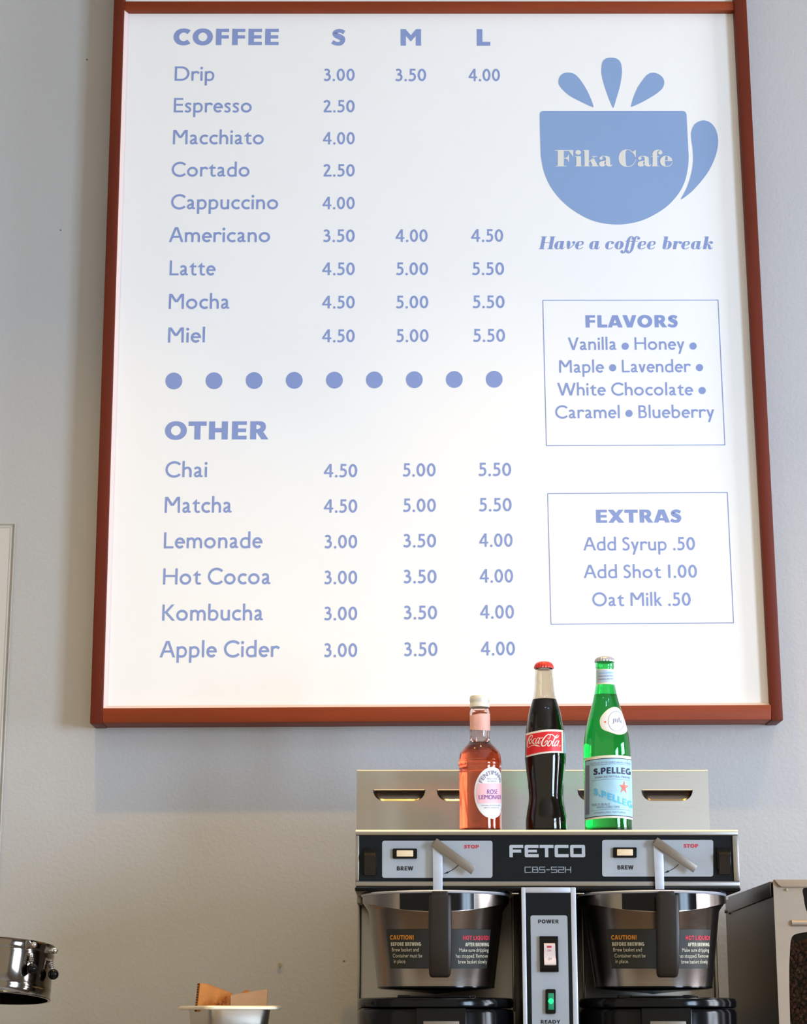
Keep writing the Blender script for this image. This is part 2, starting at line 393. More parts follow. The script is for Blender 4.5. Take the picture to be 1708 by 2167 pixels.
# regular humanist sans (width, left bearing, right bearing, strokes); capital height 100
REG = {
 'o': (76, 6, 8, [('A', 38, 33, 30.5, 27.2, 0, 360)]),
 'c': (57, 6, 6, [('A', 37, 33, 29.5, 27.2, 50, 310)]),
 'e': (63, 6, 6, [('A', 33, 33, 25.8, 27.2, 4, 318), ('L', 9, 35, 66, 35, 12)]),
 'a': (58, 6, 5, [('P', [(5, 53), (14, 59.5), (25, 61), (37, 56), (40.5, 44), (40.5, 16), (45, 7), (58, 6)], [13, 14, 14, 15, 15, 15, 14, 8]), ('P', [(41, 37), (26, 32), (12, 25), (8, 15), (14, 6.5), (26, 6.5), (41, 17)], 13)]),
 's': (46, 6, 6, [('P', [(43, 55), (33, 60), (21, 61), (10, 55), (9.5, 46), (20, 38), (32, 30), (38, 20), (34, 9), (23, 5), (12, 6), (3, 11)], 13.5)]),
 'r': (54, 8, 0, [('L', 7.5, 0, 7.5, 66), ('P', [(8, 44), (18, 57), (30, 60.5), (40, 60), (52, 52)], [12, 14, 14, 15, 15])]),
 'n': (61, 8, 8, [('L', 7.5, 0, 7.5, 66), ('P', [(8, 44), (18, 56), (32, 60.5), (46, 56), (53.5, 40), (53.5, 18), (53.5, 0)], [12, 14, 14, 15, 15, 15, 15])]),
 'm': (102, 8, 8, [('L', 7.5, 0, 7.5, 66), ('P', [(8, 44), (17, 56), (30, 60.5), (43, 56), (51, 40), (51, 18), (51, 0)], [12, 14, 14, 15, 15, 15, 15]), ('P', [(52, 44), (61, 56), (73, 60.5), (87, 56), (94.5, 40), (94.5, 18), (94.5, 0)], [12, 14, 14, 15, 15, 15, 15])]),
 'h': (61, 8, 8, [('L', 7.5, 0, 7.5, 104), ('P', [(8, 44), (18, 56), (32, 60.5), (46, 56), (53.5, 40), (53.5, 18), (53.5, 0)], [12, 14, 14, 15, 15, 15, 15])]),
 'u': (61, 8, 8, [('P', [(7.5, 66), (7.5, 44), (7.8, 24), (14, 10), (27, 5.5), (42, 8), (54, 21)], [15, 15, 15, 15, 14, 14, 12]), ('L', 53.5, 0, 53.5, 66)]),
 'i': (15, 8, 8, [('L', 7.5, 0, 7.5, 66), ('D', 7.5, 88, 9.5)]),
 'l': (15, 8, 8, [('L', 7.5, 0, 7.5, 104)]),
 't': (52, 4, 4, [('F', [(0, 54), (0, 57), (31, 86), (31, 54)]), ('L', 20, 60, 50, 60, 12), ('P', [(23.5, 62), (23.5, 40), (23.8, 18), (30, 7), (42, 5), (52, 8)], [15, 15, 15, 14, 13, 12])]),
 'd': (68, 6, 8, [('L', 60.5, 0, 60.5, 104), ('P', [(58, 54), (46, 60), (33, 61), (15, 53), (7.5, 33), (14, 12), (31, 5), (46, 6.5), (60, 9)], 14)]),
 'b': (68, 8, 6, [('L', 7.5, 8, 7.5, 104), ('P', [(8, 48), (20, 58), (35, 61), (53, 53), (60.5, 34), (53, 13), (36, 5.2), (20, 6), (6, 11)], 14)]),
 'p': (66, 8, 6, [('L', 7.5, -33, 7.5, 66), ('P', [(8, 50), (20, 58.5), (33, 61), (51, 54), (58.5, 34), (51, 12), (34, 5.2), (20, 6), (8, 9)], 14)]),
 'g': (62, 6, 6, [('A', 27, 42, 20, 19, 0, 360, 13), ('P', [(14, 26), (11, 16), (24, 10), (44, 6), (52, -6), (44, -20), (26, -24), (10, -20), (8, -8), (18, 4)], 12), ('L', 34, 60, 60, 60, 11)]),
 'y': (62, 4, 3, [('H', 8, 66, 31, 5), ('H', 54, 66, 18, -33)]),
 'v': (58, 3, 3, [('H', 8, 66, 29, 0), ('H', 50, 66, 29, 0)]),
 'w': (92, 3, 3, [('H', 8, 66, 27, 0), ('H', 46, 66, 27, 0), ('H', 46, 66, 65, 0), ('H', 84, 66, 65, 0)]),
 'k': (58, 8, 2, [('L', 7.5, 0, 7.5, 104), ('H', 15, 34, 44, 66, 17), ('H', 20, 40, 50, 0, 18)]),
 'A': (98, 1, 1, [('H', 8, 0, 46, 100, 16), ('H', 90, 0, 52, 100, 16), ('L', 24, 36, 74, 36, 13)]),
 'B': (67, 9, 6, [('L', 7.5, 0, 7.5, 100), ('P', [(8, 93.5), (30, 93.5), (46, 89), (51, 75), (46, 60), (30, 54), (8, 54)], 13), ('P', [(8, 54), (34, 54), (53, 46), (59, 29), (53, 12), (34, 6.5), (8, 6.5)], 13)]),
 'C': (96, 6, 6, [('A', 57.5, 50, 50, 45.5, 42, 318)]),
 'D': (102, 9, 6, [('L', 7.5, 0, 7.5, 100), ('L', 8, 93.5, 46, 93.5, 13), ('A', 45, 50, 49.5, 43.5, 90, -90, (15, 13)), ('L', 8, 6.5, 46, 6.5, 13)]),
 'E': (64, 9, 6, [('L', 7.5, 0, 7.5, 100), ('L', 8, 93.5, 64, 93.5, 13), ('L', 8, 53, 61, 53, 13), ('L', 8, 6.5, 64, 6.5, 13)]),
 'F': (60, 9, 5, [('L', 7.5, 0, 7.5, 100), ('L', 8, 93.5, 60, 93.5, 13), ('L', 8, 53, 56, 53, 13)]),
 'G': (98, 6, 9, [('A', 55, 50, 47, 45.5, 45, 312), ('L', 89, 8, 89, 48), ('L', 62, 45, 96, 45, 13)]),
 'H': (95, 9, 9, [('L', 7.5, 0, 7.5, 100), ('L', 87.5, 0, 87.5, 100), ('L', 8, 53, 87, 53, 13)]),
 'I': (15, 9, 9, [('L', 7.5, 0, 7.5, 100)]),
 'K': (85, 9, 1, [('L', 7.5, 0, 7.5, 100), ('H', 20, 48, 69, 100, 19), ('H', 21, 56, 75, 0, 20)]),
 'L': (64, 9, 3, [('L', 7.5, 0, 7.5, 100), ('L', 8, 6.5, 64, 6.5, 13)]),
 'M': (103, 9, 9, [('L', 7.5, 0, 8.5, 100), ('L', 95.5, 0, 94.5, 100), ('H', 12, 100, 51.5, 44, 19), ('H', 91, 100, 51.5, 44, 19)]),
 'N': (92, 9, 9, [('L', 7.5, 0, 7.5, 100), ('L', 84.5, 0, 84.5, 100), ('H', 10, 100, 82, 0, 18)]),
 'O': (110, 6, 6, [('A', 55, 50, 47.5, 45, 0, 360)]),
 'P': (62, 9, 4, [('L', 7.5, 0, 7.5, 100), ('P', [(8, 93.5), (32, 93.5), (50, 87), (55, 70), (50, 53), (32, 46), (8, 46)], 13)]),
 'R': (74, 9, 2, [('L', 7.5, 0, 7.5, 100), ('P', [(8, 93.5), (30, 93.5), (48, 88), (53, 73), (47, 57), (30, 51), (8, 51)], 13), ('H', 34, 52, 66, 0, 18)]),
 'S': (57, 6, 6, [('P', [(50, 85), (39, 92), (27, 94), (12, 87), (8.5, 73), (17, 61), (33, 51), (46, 40), (49, 26), (42, 11), (26, 5.5), (14, 7), (3, 13)], 14.5)]),
 'T': (84, 2, 2, [('L', 42, 0, 42, 100), ('L', 0, 93.5, 84, 93.5, 13)]),
 'U': (86, 9, 9, [('P', [(7.5, 100), (7.5, 60), (8, 34), (20, 12), (43, 6), (66, 12), (78, 34), (78.5, 60), (78.5, 100)], 15)]),
 'V': (88, 1, 1, [('H', 9, 100, 44, 0, 17), ('H', 79, 100, 44, 0, 17)]),
 'W': (150, 1, 1, [('H', 9, 100, 42, 0, 17), ('H', 75, 100, 42, 0, 17), ('H', 75, 100, 108, 0, 17), ('H', 141, 100, 108, 0, 17)]),
 '0': (66, 7, 7, [('A', 33, 50, 25, 42, 0, 360, (17, 16))]),
 '1': (17, 16, 16, [('L', 8.5, 0, 8.5, 100, 17)]),
 '2': (64, 4, 5, [('P', [(5, 79), (13, 89), (27, 92.5), (42, 86), (46, 72), (39, 55), (24, 33), (9, 9)], 16), ('L', 2, 7.5, 64, 7.5, 15)]),
 '3': (55, 6, 8, [('P', [(5, 87), (16, 92), (28, 92), (39, 84), (40, 70), (32, 58), (17, 54)], 15), ('P', [(17, 54), (34, 51), (46, 42), (46.5, 25), (37, 11), (20, 7), (2, 12)], 16)]),
 '4': (72, 4, 6, [('L', 51, 0, 51, 99, 16), ('L', 2, 31, 72, 31, 13), ('F', [(0, 26), (0, 36), (43, 100), (59, 100), (17, 36), (20, 26)])]),
 '5': (60, 6, 6, [('L', 11, 92.5, 54, 92.5, 15), ('L', 18.5, 98, 17, 52, 14), ('P', [(12, 56), (28, 59), (44, 54), (51, 36), (45, 16), (30, 7.5), (14, 7.5), (3, 12)], 15.5)]),
 '.': (19, 8, 7, [('D', 9.5, 8, 9.8)]), ' ': (24, 6, 6, []), '-': (30, 5, 5, [('L', 0, 40, 30, 40, 13)]),
}
REG['!'] = (17, 9, 9, [('L', 8.5, 30, 8.5, 100, 17), ('D', 8.5, 8, 10)])
# heavy capitals
HV = {
 'C': (107, 6, 5, [('A', 62, 50, 45, 39.5, 44, 316, (34, 24))]),
 'O': (124, 6, 7, [('A', 62, 50, 45, 39.5, 0, 360, (34, 24))]),
 'Q': (124, 6, 7, [('A', 62, 50, 45, 39.5, 0, 360, (34, 24)), ('H', 72, 18, 104, -16, 30)]),
 'G': (118, 6, 9, [('A', 62, 50, 45, 39.5, 52, 310, (34, 24)), ('L', 101, 4, 101, 52, 32), ('L', 66, 44, 110, 44, 18)]),
 'F': (80, 12, 8, [('L', 17, 0, 17, 100, 34), ('L', 17, 90, 80, 90, 20), ('L', 17, 50, 79, 50, 20)]),
 'E': (83, 12, 8, [('L', 17, 0, 17, 100, 34), ('L', 17, 90, 83, 90, 20), ('L', 17, 50, 80, 50, 20), ('L', 17, 10, 83, 10, 20)]),
 'L': (81, 12, 4, [('L', 17, 0, 17, 100, 34), ('L', 17, 12, 81, 12, 24)]),
 'I': (34, 12, 12, [('L', 17, 0, 17, 100, 34)]),
 'T': (102, 2, 2, [('L', 51, 0, 51, 100, 34), ('L', 0, 88, 102, 88, 24)]),
 'H': (106, 12, 12, [('L', 17, 0, 17, 100, 34), ('L', 89, 0, 89, 100, 34), ('L', 17, 51, 89, 51, 24)]),
 'M': (124, 12, 12, [('L', 16, 0, 16, 100, 32), ('L', 108, 0, 108, 100, 32), ('F', [(0, 100), (30, 100), (62, 63), (94, 100), (124, 100), (108, 78), (62, 25), (16, 78)])]),
 'N': (108, 12, 12, [('L', 16, 0, 16, 100, 32), ('L', 92, 0, 92, 100, 32), ('H', 18, 100, 90, 0, 38)]),
 'A': (123, 1, 1, [('H', 17, 0, 56, 100, 34), ('H', 105, 0, 66, 100, 36), ('L', 28, 26, 94, 26, 19)]),
 'V': (116, 1, 1, [('H', 18, 100, 55, 0, 36), ('H', 98, 100, 61, 0, 34)]),
 'W': (168, 1, 1, [('H', 18, 100, 48, 0, 34), ('H', 80, 100, 52, 0, 30), ('H', 88, 100, 116, 0, 32), ('H', 150, 100, 120, 0, 32)]),
 'X': (122, 1, 1, [('H', 20, 100, 101, 0, 42), ('H', 100, 100, 20, 0, 38)]),
 'Y': (112, 1, 1, [('H', 18, 100, 54, 42, 36), ('H', 94, 100, 58, 42, 34), ('L', 56, 0, 56, 48, 33)]),
 'R': (104, 12, 2, [('L', 17, 0, 17, 100, 34), ('P', [(17, 90), (44, 90), (66, 84), (73, 69), (66, 54), (44, 47), (17, 47)], [20, 20, 28, 30, 28, 20, 20]), ('H', 48, 50, 84, 0, 38)]),
 'P': (94, 12, 4, [('L', 17, 0, 17, 100, 34), ('P', [(17, 90), (44, 90), (68, 84), (77, 67), (68, 49), (44, 42), (17, 42)], [20, 20, 28, 32, 28, 20, 20])]),
 'B': (96, 12, 5, [('L', 17, 0, 17, 100, 34), ('P', [(17, 90), (44, 90), (62, 86), (69, 73), (62, 60), (44, 54), (17, 54)], [19, 19, 26, 28, 26, 18, 18]), ('P', [(17, 54), (48, 54), (70, 46), (79, 31), (70, 15), (48, 9), (17, 9)], [18, 18, 26, 32, 26, 19, 19])]),
 'D': (116, 12, 6, [('L', 17, 0, 17, 100, 34), ('L', 17, 89, 54, 89, 22), ('A', 52, 50, 46, 39, 90, -90, (34, 22)), ('L', 17, 11, 54, 11, 22)]),
 'S': (81, 6, 6, [('P', [(74, 78), (58, 87), (40, 89), (20, 81), (17, 70), (28, 60), (46, 52), (63, 42), (65, 28), (54, 13), (36, 10), (18, 13), (2, 22)], [25, 23, 23, 25, 29, 32, 33, 32, 29, 25, 23, 23, 25])]),
 'U': (110, 12, 12, [('P', [(17, 100), (17, 60), (18, 38), (30, 16), (55, 12), (80, 16), (92, 38), (93, 60), (93, 100)], [34, 34, 32, 26, 24, 26, 32, 34, 34])]),
 'K': (108, 12, 2, [('L', 17, 0, 17, 100, 34), ('H', 36, 46, 82, 100, 40), ('H', 40, 60, 86, 0, 42)]),
 '!': (34, 10, 10, [('H', 17, 32, 17, 100, 30), ('D', 17, 12, 16)]), '.': (30, 6, 6, [('D', 15, 14, 16)]), ' ': (30, 6, 6, []), '-': (40, 5, 5, [('L', 0, 42, 40, 42, 20)]),
}
# squared techno capitals for the maker's name and the type plate
def techno(S):
    h = S / 2
    def sq(x0, x1, y0, y1): return [(x0 + 6, y1), (x1 - 6, y1), (x1, y1 - 6), (x1, y0 + 6), (x1 - 6, y0), (x0 + 6, y0), (x0, y0 + 6), (x0, y1 - 6)]
    def pl(*pp): return [('L', a[0], a[1], b[0], b[1]) for a, b in zip(pp[:-1], pp[1:])] + [('D', q[0], q[1], h) for q in pp[1:-1]]
    T = {}
    T['F'] = (104, 6, 4, pl((h, 0), (h, 100 - h), (104, 100 - h)) + [('L', 2, 50, 88, 50, S)])
    T['E'] = (104, 6, 6, pl((104, 100 - h), (h, 100 - h), (h, h), (104, h)) + [('L', 2, 50, 92, 50, S * .9)])
    T['T'] = (104, 2, 2, [('L', 0, 100 - h, 104, 100 - h), ('L', 52, 0, 52, 90)])
    T['C'] = (104, 6, 6, pl((104, 100 - h), (h, 100 - h), (h, h), (104, h)))
    T['O'] = (112, 6, 6, pl((56, 100 - h), (h, 100 - h), (h, h), (112 - h, h), (112 - h, 100 - h), (56, 100 - h)))
    T['B'] = (96, 6, 6, pl((h, 50), (h, 100 - h), (88 - h, 100 - h), (88 - h, 50), (h, 50), (h, h), (96 - h, h), (96 - h, 50), (h, 50)))
    T['S'] = (96, 6, 6, pl((96, 100 - h), (h, 100 - h), (h, 50), (96 - h, 50), (96 - h, h), (0, h)))
    T['5'] = T['S']
    T['2'] = (96, 6, 6, pl((0, 100 - h), (96 - h, 100 - h), (96 - h, 50), (h, 50), (h, h), (96, h)))
    T['H'] = (96, 6, 6, [('L', h, 0, h, 100), ('L', 96 - h, 0, 96 - h, 100), ('L', 0, 50, 96, 50)])
    T['-'] = (60, 8, 8, [('L', 0, 50, 60, 50)])
    return T
def layout(text, font):
    x = 0; out = []; right = 0; first = True
    for ch in text:
        wd, lb, rb, pr = font[ch]
        if not first: x += lb
        first = False
        out.append((x, pr)); x += wd; right = x; x += rb
    return out, right
def write(text, font, S, place2):
    """place2(u, v): u 0..1 along the word, v in cap heights -> 2-D or 3-D target"""
    ink = Ink(); gl, W = layout(text, font)
    for x0, pr in gl:
        draw(ink, pr, S, lambda x, y, x0=x0: place2((x0 + x) / W, y / 100.0))
    return ink
def ink_obj(name, ink, m, parent):
    # overlapping strokes of one glyph lie in thin layers so that they never share a plane
    ink.v = [(p[0], p[1] - 1.6e-5 * k, p[2]) for p, k in zip(ink.v, ink.lay)]
    return from_py(name, ink.v, ink.f, m, parent)

# ------------------------------------------------------------------ room
YW = 3.35
struct(box('wall_back', -3.2, WX, YW, YW + 0.12, 0, 3.7, M['wall']))
struct(box('wall_left', -3.32, -3.2, 1.6, YW, 0, 3.7, M['room']))
struct(box('floor', -3.3, 3.3, -2.2, YW, -0.1, 0, M['floor']))
struct(box('ceiling', -3.3, 3.3, -2.2, YW, 3.7, 3.8, M['ceil']))
bm = bmesh.new()
ys = [-2.2] + [v for p in WINS for v in p] + [YW]
for i in range(0, len(ys), 2): add_box(bm, WX, WX + 0.12, ys[i], ys[i + 1], 0, 3.7)
for y0, y1 in WINS:
    add_box(bm, WX, WX + 0.12, y0, y1, 0, WZ0); add_box(bm, WX, WX + 0.12, y0, y1, WZ1, 3.7)
struct(bm_obj('wall_right', bm, M['room']))
for i, (y0, y1) in enumerate(WINS):
    bm = bmesh.new()
    for a, b in ((y0, y0 + .05), ((y0 + y1) / 2 - .02, (y0 + y1) / 2 + .02), (y1 - .05, y1)): add_box(bm, WX - .03, WX + .03, a, b, WZ0, WZ1)
    for a, b in ((WZ0, WZ0 + .05), (WZ0 + 1.03, WZ0 + 1.07), (WZ1 - .05, WZ1)): add_box(bm, WX - .028, WX + .028, y0, y1, a, b)
    struct(bm_obj('window_%d' % (i + 1), bm, M['panelw']))
for i, (x, y) in enumerate(LAMPS):     # ceiling downlights: a can with its own warm lamp
    t = thing('ceiling_downlight', 'small white ceiling downlight above the %s of the back wall' % ['far left end', 'menu board left half', 'menu board right half', 'far right end'][i], 'lamp', (x, y, ZLAMP), 'ceiling downlights')
    lathe('lamp_can', [(0.045, -.02), (0.05, -.02), (0.05, .15), (0.0, .15), (0.0, .145), (0.045, .145)], (x, y, ZLAMP), M['panelw'], t, n=24, cap=False)
    s = spot('downlight_lamp', (x, y, ZLAMP + .04), (x, y + 0.34, 1.4), LIT['down'], 62, 0.9, 0.035)
for x in (-0.9, 0.25, 1.2):
    s = spot('room_lamp', (x, 0.9, 3.5), (x, 3.3, 1.3), LIT['room'], 70, 1.0, 0.05)

# scuffs and a nail on the wall
for (x, y, rr) in ((184, 126, 3), (128, 487, 2.5), (728, 2034, 3)):
    pts = [at(x + rr * math.cos(a) * random.uniform(.6, 1.1), y + rr * .7 * math.sin(a) * random.uniform(.6, 1.1), YW - .0004) for a in [k * math.pi / 4 for k in range(8)]]
    bm = bmesh.new(); poly_prism(bm, pts, Vector((0, .0004, 0)))
    tag(bm_obj('wall_scuff', bm, M['speck']), {184: 'small dark scuff on the wall left of the menu board top', 128: 'small dark fleck on the wall, left of the menu board middle', 728: 'tiny chip in the wall paint just left of the coffee brewer'}[x], 'mark')
bm = bmesh.new(); p = at(592, 2042, YW)
tube_bm(bm, [p + Vector((0, 0, 0)), p + Vector((0, -.003, 0))], 0.0016, 8); tube_bm(bm, [p + Vector((0, -.003, 0)), p + Vector((0, -.0042, 0))], 0.003, 10)
tag(bm_obj('wall_nail', bm, M['nail'], smooth=40), 'tiny pale nail in the wall above the cardboard scraps', 'nail')

# access panel at the left edge
t = thing('access_panel', 'white painted flat access panel on the wall at the left edge', 'panel', at(-120, 2300, YW))
xr = at(33, 1109, YW).x; zt = at(33, 1109, YW).z
box('panel_face', xr - 0.42, xr - .0075, YW - .0045, YW - .0005, 0.75, zt - .0075, M['panelw'], t, bev=.0015)
bm = bmesh.new()
for r_, o_ in ((.0012, .0), (.0022, .0065)):
    tube_bm(bm, [(xr - o_, YW - .0030, 0.76), (xr - o_, YW - .0030, zt - o_)], r_, 8)
    tube_bm(bm, [(xr - o_, YW - .0030, zt - o_), (xr - .42, YW - .0030, zt - o_)], r_, 8)
bm_obj('panel_bead', bm, M['panelw'], t, 40)

# ------------------------------------------------------------------ menu board
YF, YB, YL = YW - 0.058, YW - 0.040, YW - 0.0403   # frame front, white face, lettering plane
board = thing('menu_board', 'large white framed cafe menu board with blue lettering on the wall', 'sign', at(920, 1530, YW))
def P2(pts): return [at(x, y, YF) for x, y in pts]
def prism(name, pts, Yf, Yb, m, bev=0.0012):
    bm = bmesh.new(); poly_prism(bm, [at(x, y, Yf) for x, y in pts], Vector((0, Yb - Yf, 0)), bev)
    return bm_obj(name, bm, m, board, 35)
ext = -420
def xe(xa, ya, xb, yb, y): return xa + (xb - xa) * (y - ya) / (yb - ya)
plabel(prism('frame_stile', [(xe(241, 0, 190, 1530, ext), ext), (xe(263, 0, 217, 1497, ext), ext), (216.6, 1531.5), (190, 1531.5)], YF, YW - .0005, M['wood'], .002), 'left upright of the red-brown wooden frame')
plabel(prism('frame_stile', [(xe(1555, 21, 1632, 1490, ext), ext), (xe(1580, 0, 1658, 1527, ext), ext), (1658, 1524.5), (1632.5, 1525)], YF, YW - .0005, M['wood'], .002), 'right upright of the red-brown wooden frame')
plabel(prism('frame_rail', [(216.6, 1498.5), (1632.5, 1491.5), (1632.5, 1523), (216.6, 1530)], YF, YW - .0005, M['woodh'], .0015), 'bottom rail of the red-brown wooden frame')
plabel(prism('frame_rail', [(263, 2.5), (1555, 2.5), (1555.8, 21), (262.4, 21)], YF + .004, YW - .0005, M['woodh'], .001), 'top rail of the red-brown wooden frame')
prism('board_face', [(xe(263, 0, 217, 1497, 12), 12), (1554, 12), (1632.6, 1497), (216.8, 1504)], YB, YW - .002, M['board'], 0)
plabel(prism('board_face', [(xe(263, 0, 217, 1497, ext), ext), (xe(1555, 21, 1632, 1490, ext), ext), (1553, 8), (264, 8)], YB, YW - .002, M['board'], 0), 'white face of the upper bay above the top rail')
# pale lip round the white face; its pink stands in for the frame's reflection
def xi(y): return xe(263, 0, 217, 1497, y)
def xo(y): return xe(1555, 21, 1632, 1490, y)
bm = bmesh.new()
def lipq(a, b, c, d):
    v = [bm.verts.new(q) for q in (at(*a, YF + .004), at(*b, YB - .0008), at(*c, YB - .0008), at(*d, YF + .004))]
    bm.faces.new(v)
lipq((xi(20), 20), (xi(20) + 10, 20), (xi(1493) + 10, 1494), (xi(1493), 1501))
lipq((xi(1500), 1500), (xi(1500) + 10, 1494), (1627, 1487), (1634, 1493))
plabel(bm_obj('inner_lip', bm, M['strip'], board), 'pale lip along the left and bottom inside edge, frame reflection put into its pink colour')
bm = bmesh.new()
lipq((xo(20) + 1, 20), (xo(20) - 4, 20), (xo(1490) - 6, 1488), (xo(1490) + 1, 1493))
bm_obj('inner_lip', bm, M['strip'], board)

def btext(name, text, xl, xr_, yb, h, font=REG, S=15, yb2=None, m='ink', Y=None, parent=None):
    Y = Y or YL; parent = parent or board
    a = at(xl, yb, Y); b = at(xr_, yb if yb2 is None else yb2, Y); up0 = at(xl, yb - h, Y)
    hh = up0.z - a.z
    ink = write(text, font, S, lambda u, v: tuple(a + (b - a) * u + Vector((0, 0, hh * v))))
    return ink_obj(name, ink, M[m], parent)
def T_(x): return x
btext('menu_heading', 'COFFEE', 367, 589.6, 95.4, 34.6, HV)
btext('size_heading', 'S', 702.7, 730.8, 96, 34.6, HV)
btext('size_heading', 'M', 848, 891.3, 96.6, 35, HV)
btext('size_heading', 'L', 1009.4, 1037.7, 96.7, 35, HV)
btext('menu_heading', 'OTHER', 348.6, 568.4, 930.3, 38.2, HV, yb2=929.6)
for s_, a_, b_, y_, h_, y2 in [('Drip', 369.6, 453.6, 170.9, 30.4, None), ('Espresso', 367.8, 532.7, 237.8, 30.4, None), ('Macchiato', 365.8, 558.2, 305.3, 30.3, None),
        ('Cortado', 363.2, 528, 373.6, 30.5, None), ('Cappuccino', 361.9, 588.6, 442.6, 31, None), ('Americano', 357.5, 571.6, 512.3, 31.5, None), ('Latte', 358.9, 455.3, 582.6, 31.5, None),
        ('Mocha', 357, 485.4, 653.7, 32, 653.3), ('Miel', 355.4, 433.5, 725, 32, 724.6), ('Chai', 349.8, 438, 1010, 33, 1009.6), ('Matcha', 348.4, 490.2, 1085.2, 33.7, 1084.6), ('Lemonade', 346.6, 554.4, 1160.4, 33.9, 1159.6),
        ('Hot Cocoa', 345, 572.4, 1237, 34.2, 1236), ('Kombucha', 343.2, 556.6, 1313.6, 34.2, 1312.6), ('Apple Cider', 337.9, 591.3, 1391.2, 34.7, 1390)]:
    btext('menu_item', s_, a_, b_, y_, h_, yb2=y2)
PR = [(171.4, 26.2, ('3.00', 685.7, 750.6, 0), ('3.50', 837.2, 901.9, .3), ('4.00', 992, 1058.2, .4)),
      (237.8, 26.2, ('2.50', 684.7, 750.6, 0)), (305.6, 26.2, ('4.00', 683.6, 750.6, 0)), (373.6, 26.3, ('2.50', 684.5, 750.6, 0)), (442.8, 26.4, ('4.00', 682.8, 750.6, 0)),
      (512.2, 26.7, ('3.50', 684.3, 750.7, 0), ('4.00', 837.5, 905, -.2), ('4.50', 997.5, 1065, -.4)),
      (582.3, 26.9, ('4.50', 682, 750.7, 0), ('5.00', 838.5, 906, -.2), ('5.50', 999.5, 1067, -.4)),
      (652.9, 27, ('4.50', 682, 750.7, 0), ('5.00', 838.5, 906.5, -.3), ('5.50', 1000.5, 1068, -.7)),
      (724.3, 27.2, ('4.50', 682, 750.7, 0), ('5.00', 838.8, 907, -.4), ('5.50', 1001.5, 1069, -.9)),
      (1010, 28.2, ('4.50', 685.6, 756, 0), ('5.00', 852.5, 922, -1.6), ('5.50', 1013, 1082, -2.6)),
      (1084.9, 28.3, ('4.50', 685.5, 756, 0), ('5.00', 853, 922.5, -1.6), ('5.50', 1014, 1083, -2.8)),
      (1160.3, 28.6, ('3.00', 687.2, 756, 0), ('3.50', 854, 923, -1.8), ('4.00', 1014.5, 1085, -3)),
      (1236.2, 28.8, ('3.00', 686.6, 756, 0), ('3.50', 854.5, 924, -1.8), ('4.00', 1015.5, 1086, -3.2)),
      (1312.6, 29, ('3.00', 686.4, 756, 0), ('3.50', 855, 925, -1.9), ('4.00', 1016.5, 1088, -3.4)),
      (1390.5, 29.4, ('3.00', 686.2, 756, 0), ('3.50', 855.5, 926, -2), ('4.00', 1018, 1090, -3.6))]
for row in PR:
    for s_, a_, b_, d_ in row[2:]: btext('menu_price', s_, a_, b_, row[0] + d_, row[1])
def pdot(name, x, y, r, m='ink', parent=None, Y=None):
    ink = Ink(); ink.dot(x, y, r, 32)
    ink.v = [tuple(at(p[0], p[1], Y or YL)) for p in ink.v]
    return ink_obj(name, ink, M[m], parent or board)
for i, x in enumerate((368, 453.1, 538, 622.8, 707.9, 792.5, 877, 961.6, 1046)):
    pdot('divider_dot', x, 806.2 - 3.6 * (i / 8) ** 1.0, 17.8)
def outline(name, c, wd=1.7):
    ink = Ink()
    for (a, b) in zip(c, c[1:] + c[:1]): ink.path([a, b], wd)
    ink.v = [tuple(at(p[0], p[1], YL)) for p in ink.v]; return ink_obj(name, ink, M['ink'], board)
outline('box_outline', [(1149, 635.6), (1519.8, 635), (1534.4, 941.4), (1156.6, 943)])
outline('box_outline', [(1159.2, 1044.4), (1539.4, 1042), (1552.7, 1318), (1166.2, 1320.9)])
btext('menu_heading', 'FLAVORS', 1239.7, 1434.7, 693.1, 26, HV, yb2=692.7)
btext('menu_heading', 'EXTRAS', 1262, 1442.4, 1106.4, 27.6, HV, yb2=1105.8)
for s_, a_, b_, y_, h_ in [('Vanilla', 1202.4, 1305, 740.8, 26.6), ('Honey', 1343.7, 1449, 740.4, 26.6), ('Maple', 1183.8, 1277.9, 788.8, 26.6), ('Lavender', 1316.8, 1462.3, 788, 26.6),
        ('White Chocolate', 1179.9, 1466.7, 837, 26.8), ('Caramel', 1175.5, 1312, 885.3, 27), ('Blueberry', 1352, 1512.2, 884.6, 27),
        ('Add Syrup .50', 1235, 1471.3, 1164.8, 28), ('Add Shot 1.00', 1235.7, 1475.6, 1223.3, 28), ('Oat Milk .50', 1254, 1462.3, 1282.6, 28.6)]:
    btext('menu_item', s_, a_, b_, y_, h_, yb2=y_ - .5)
for x, y in ((1323.4, 732.7), (1467, 732.3), (1296.8, 778.2), (1480.6, 777.9), (1486.3, 826.4), (1331.4, 874.9)): pdot('bullet_dot', x, y, 7.6)

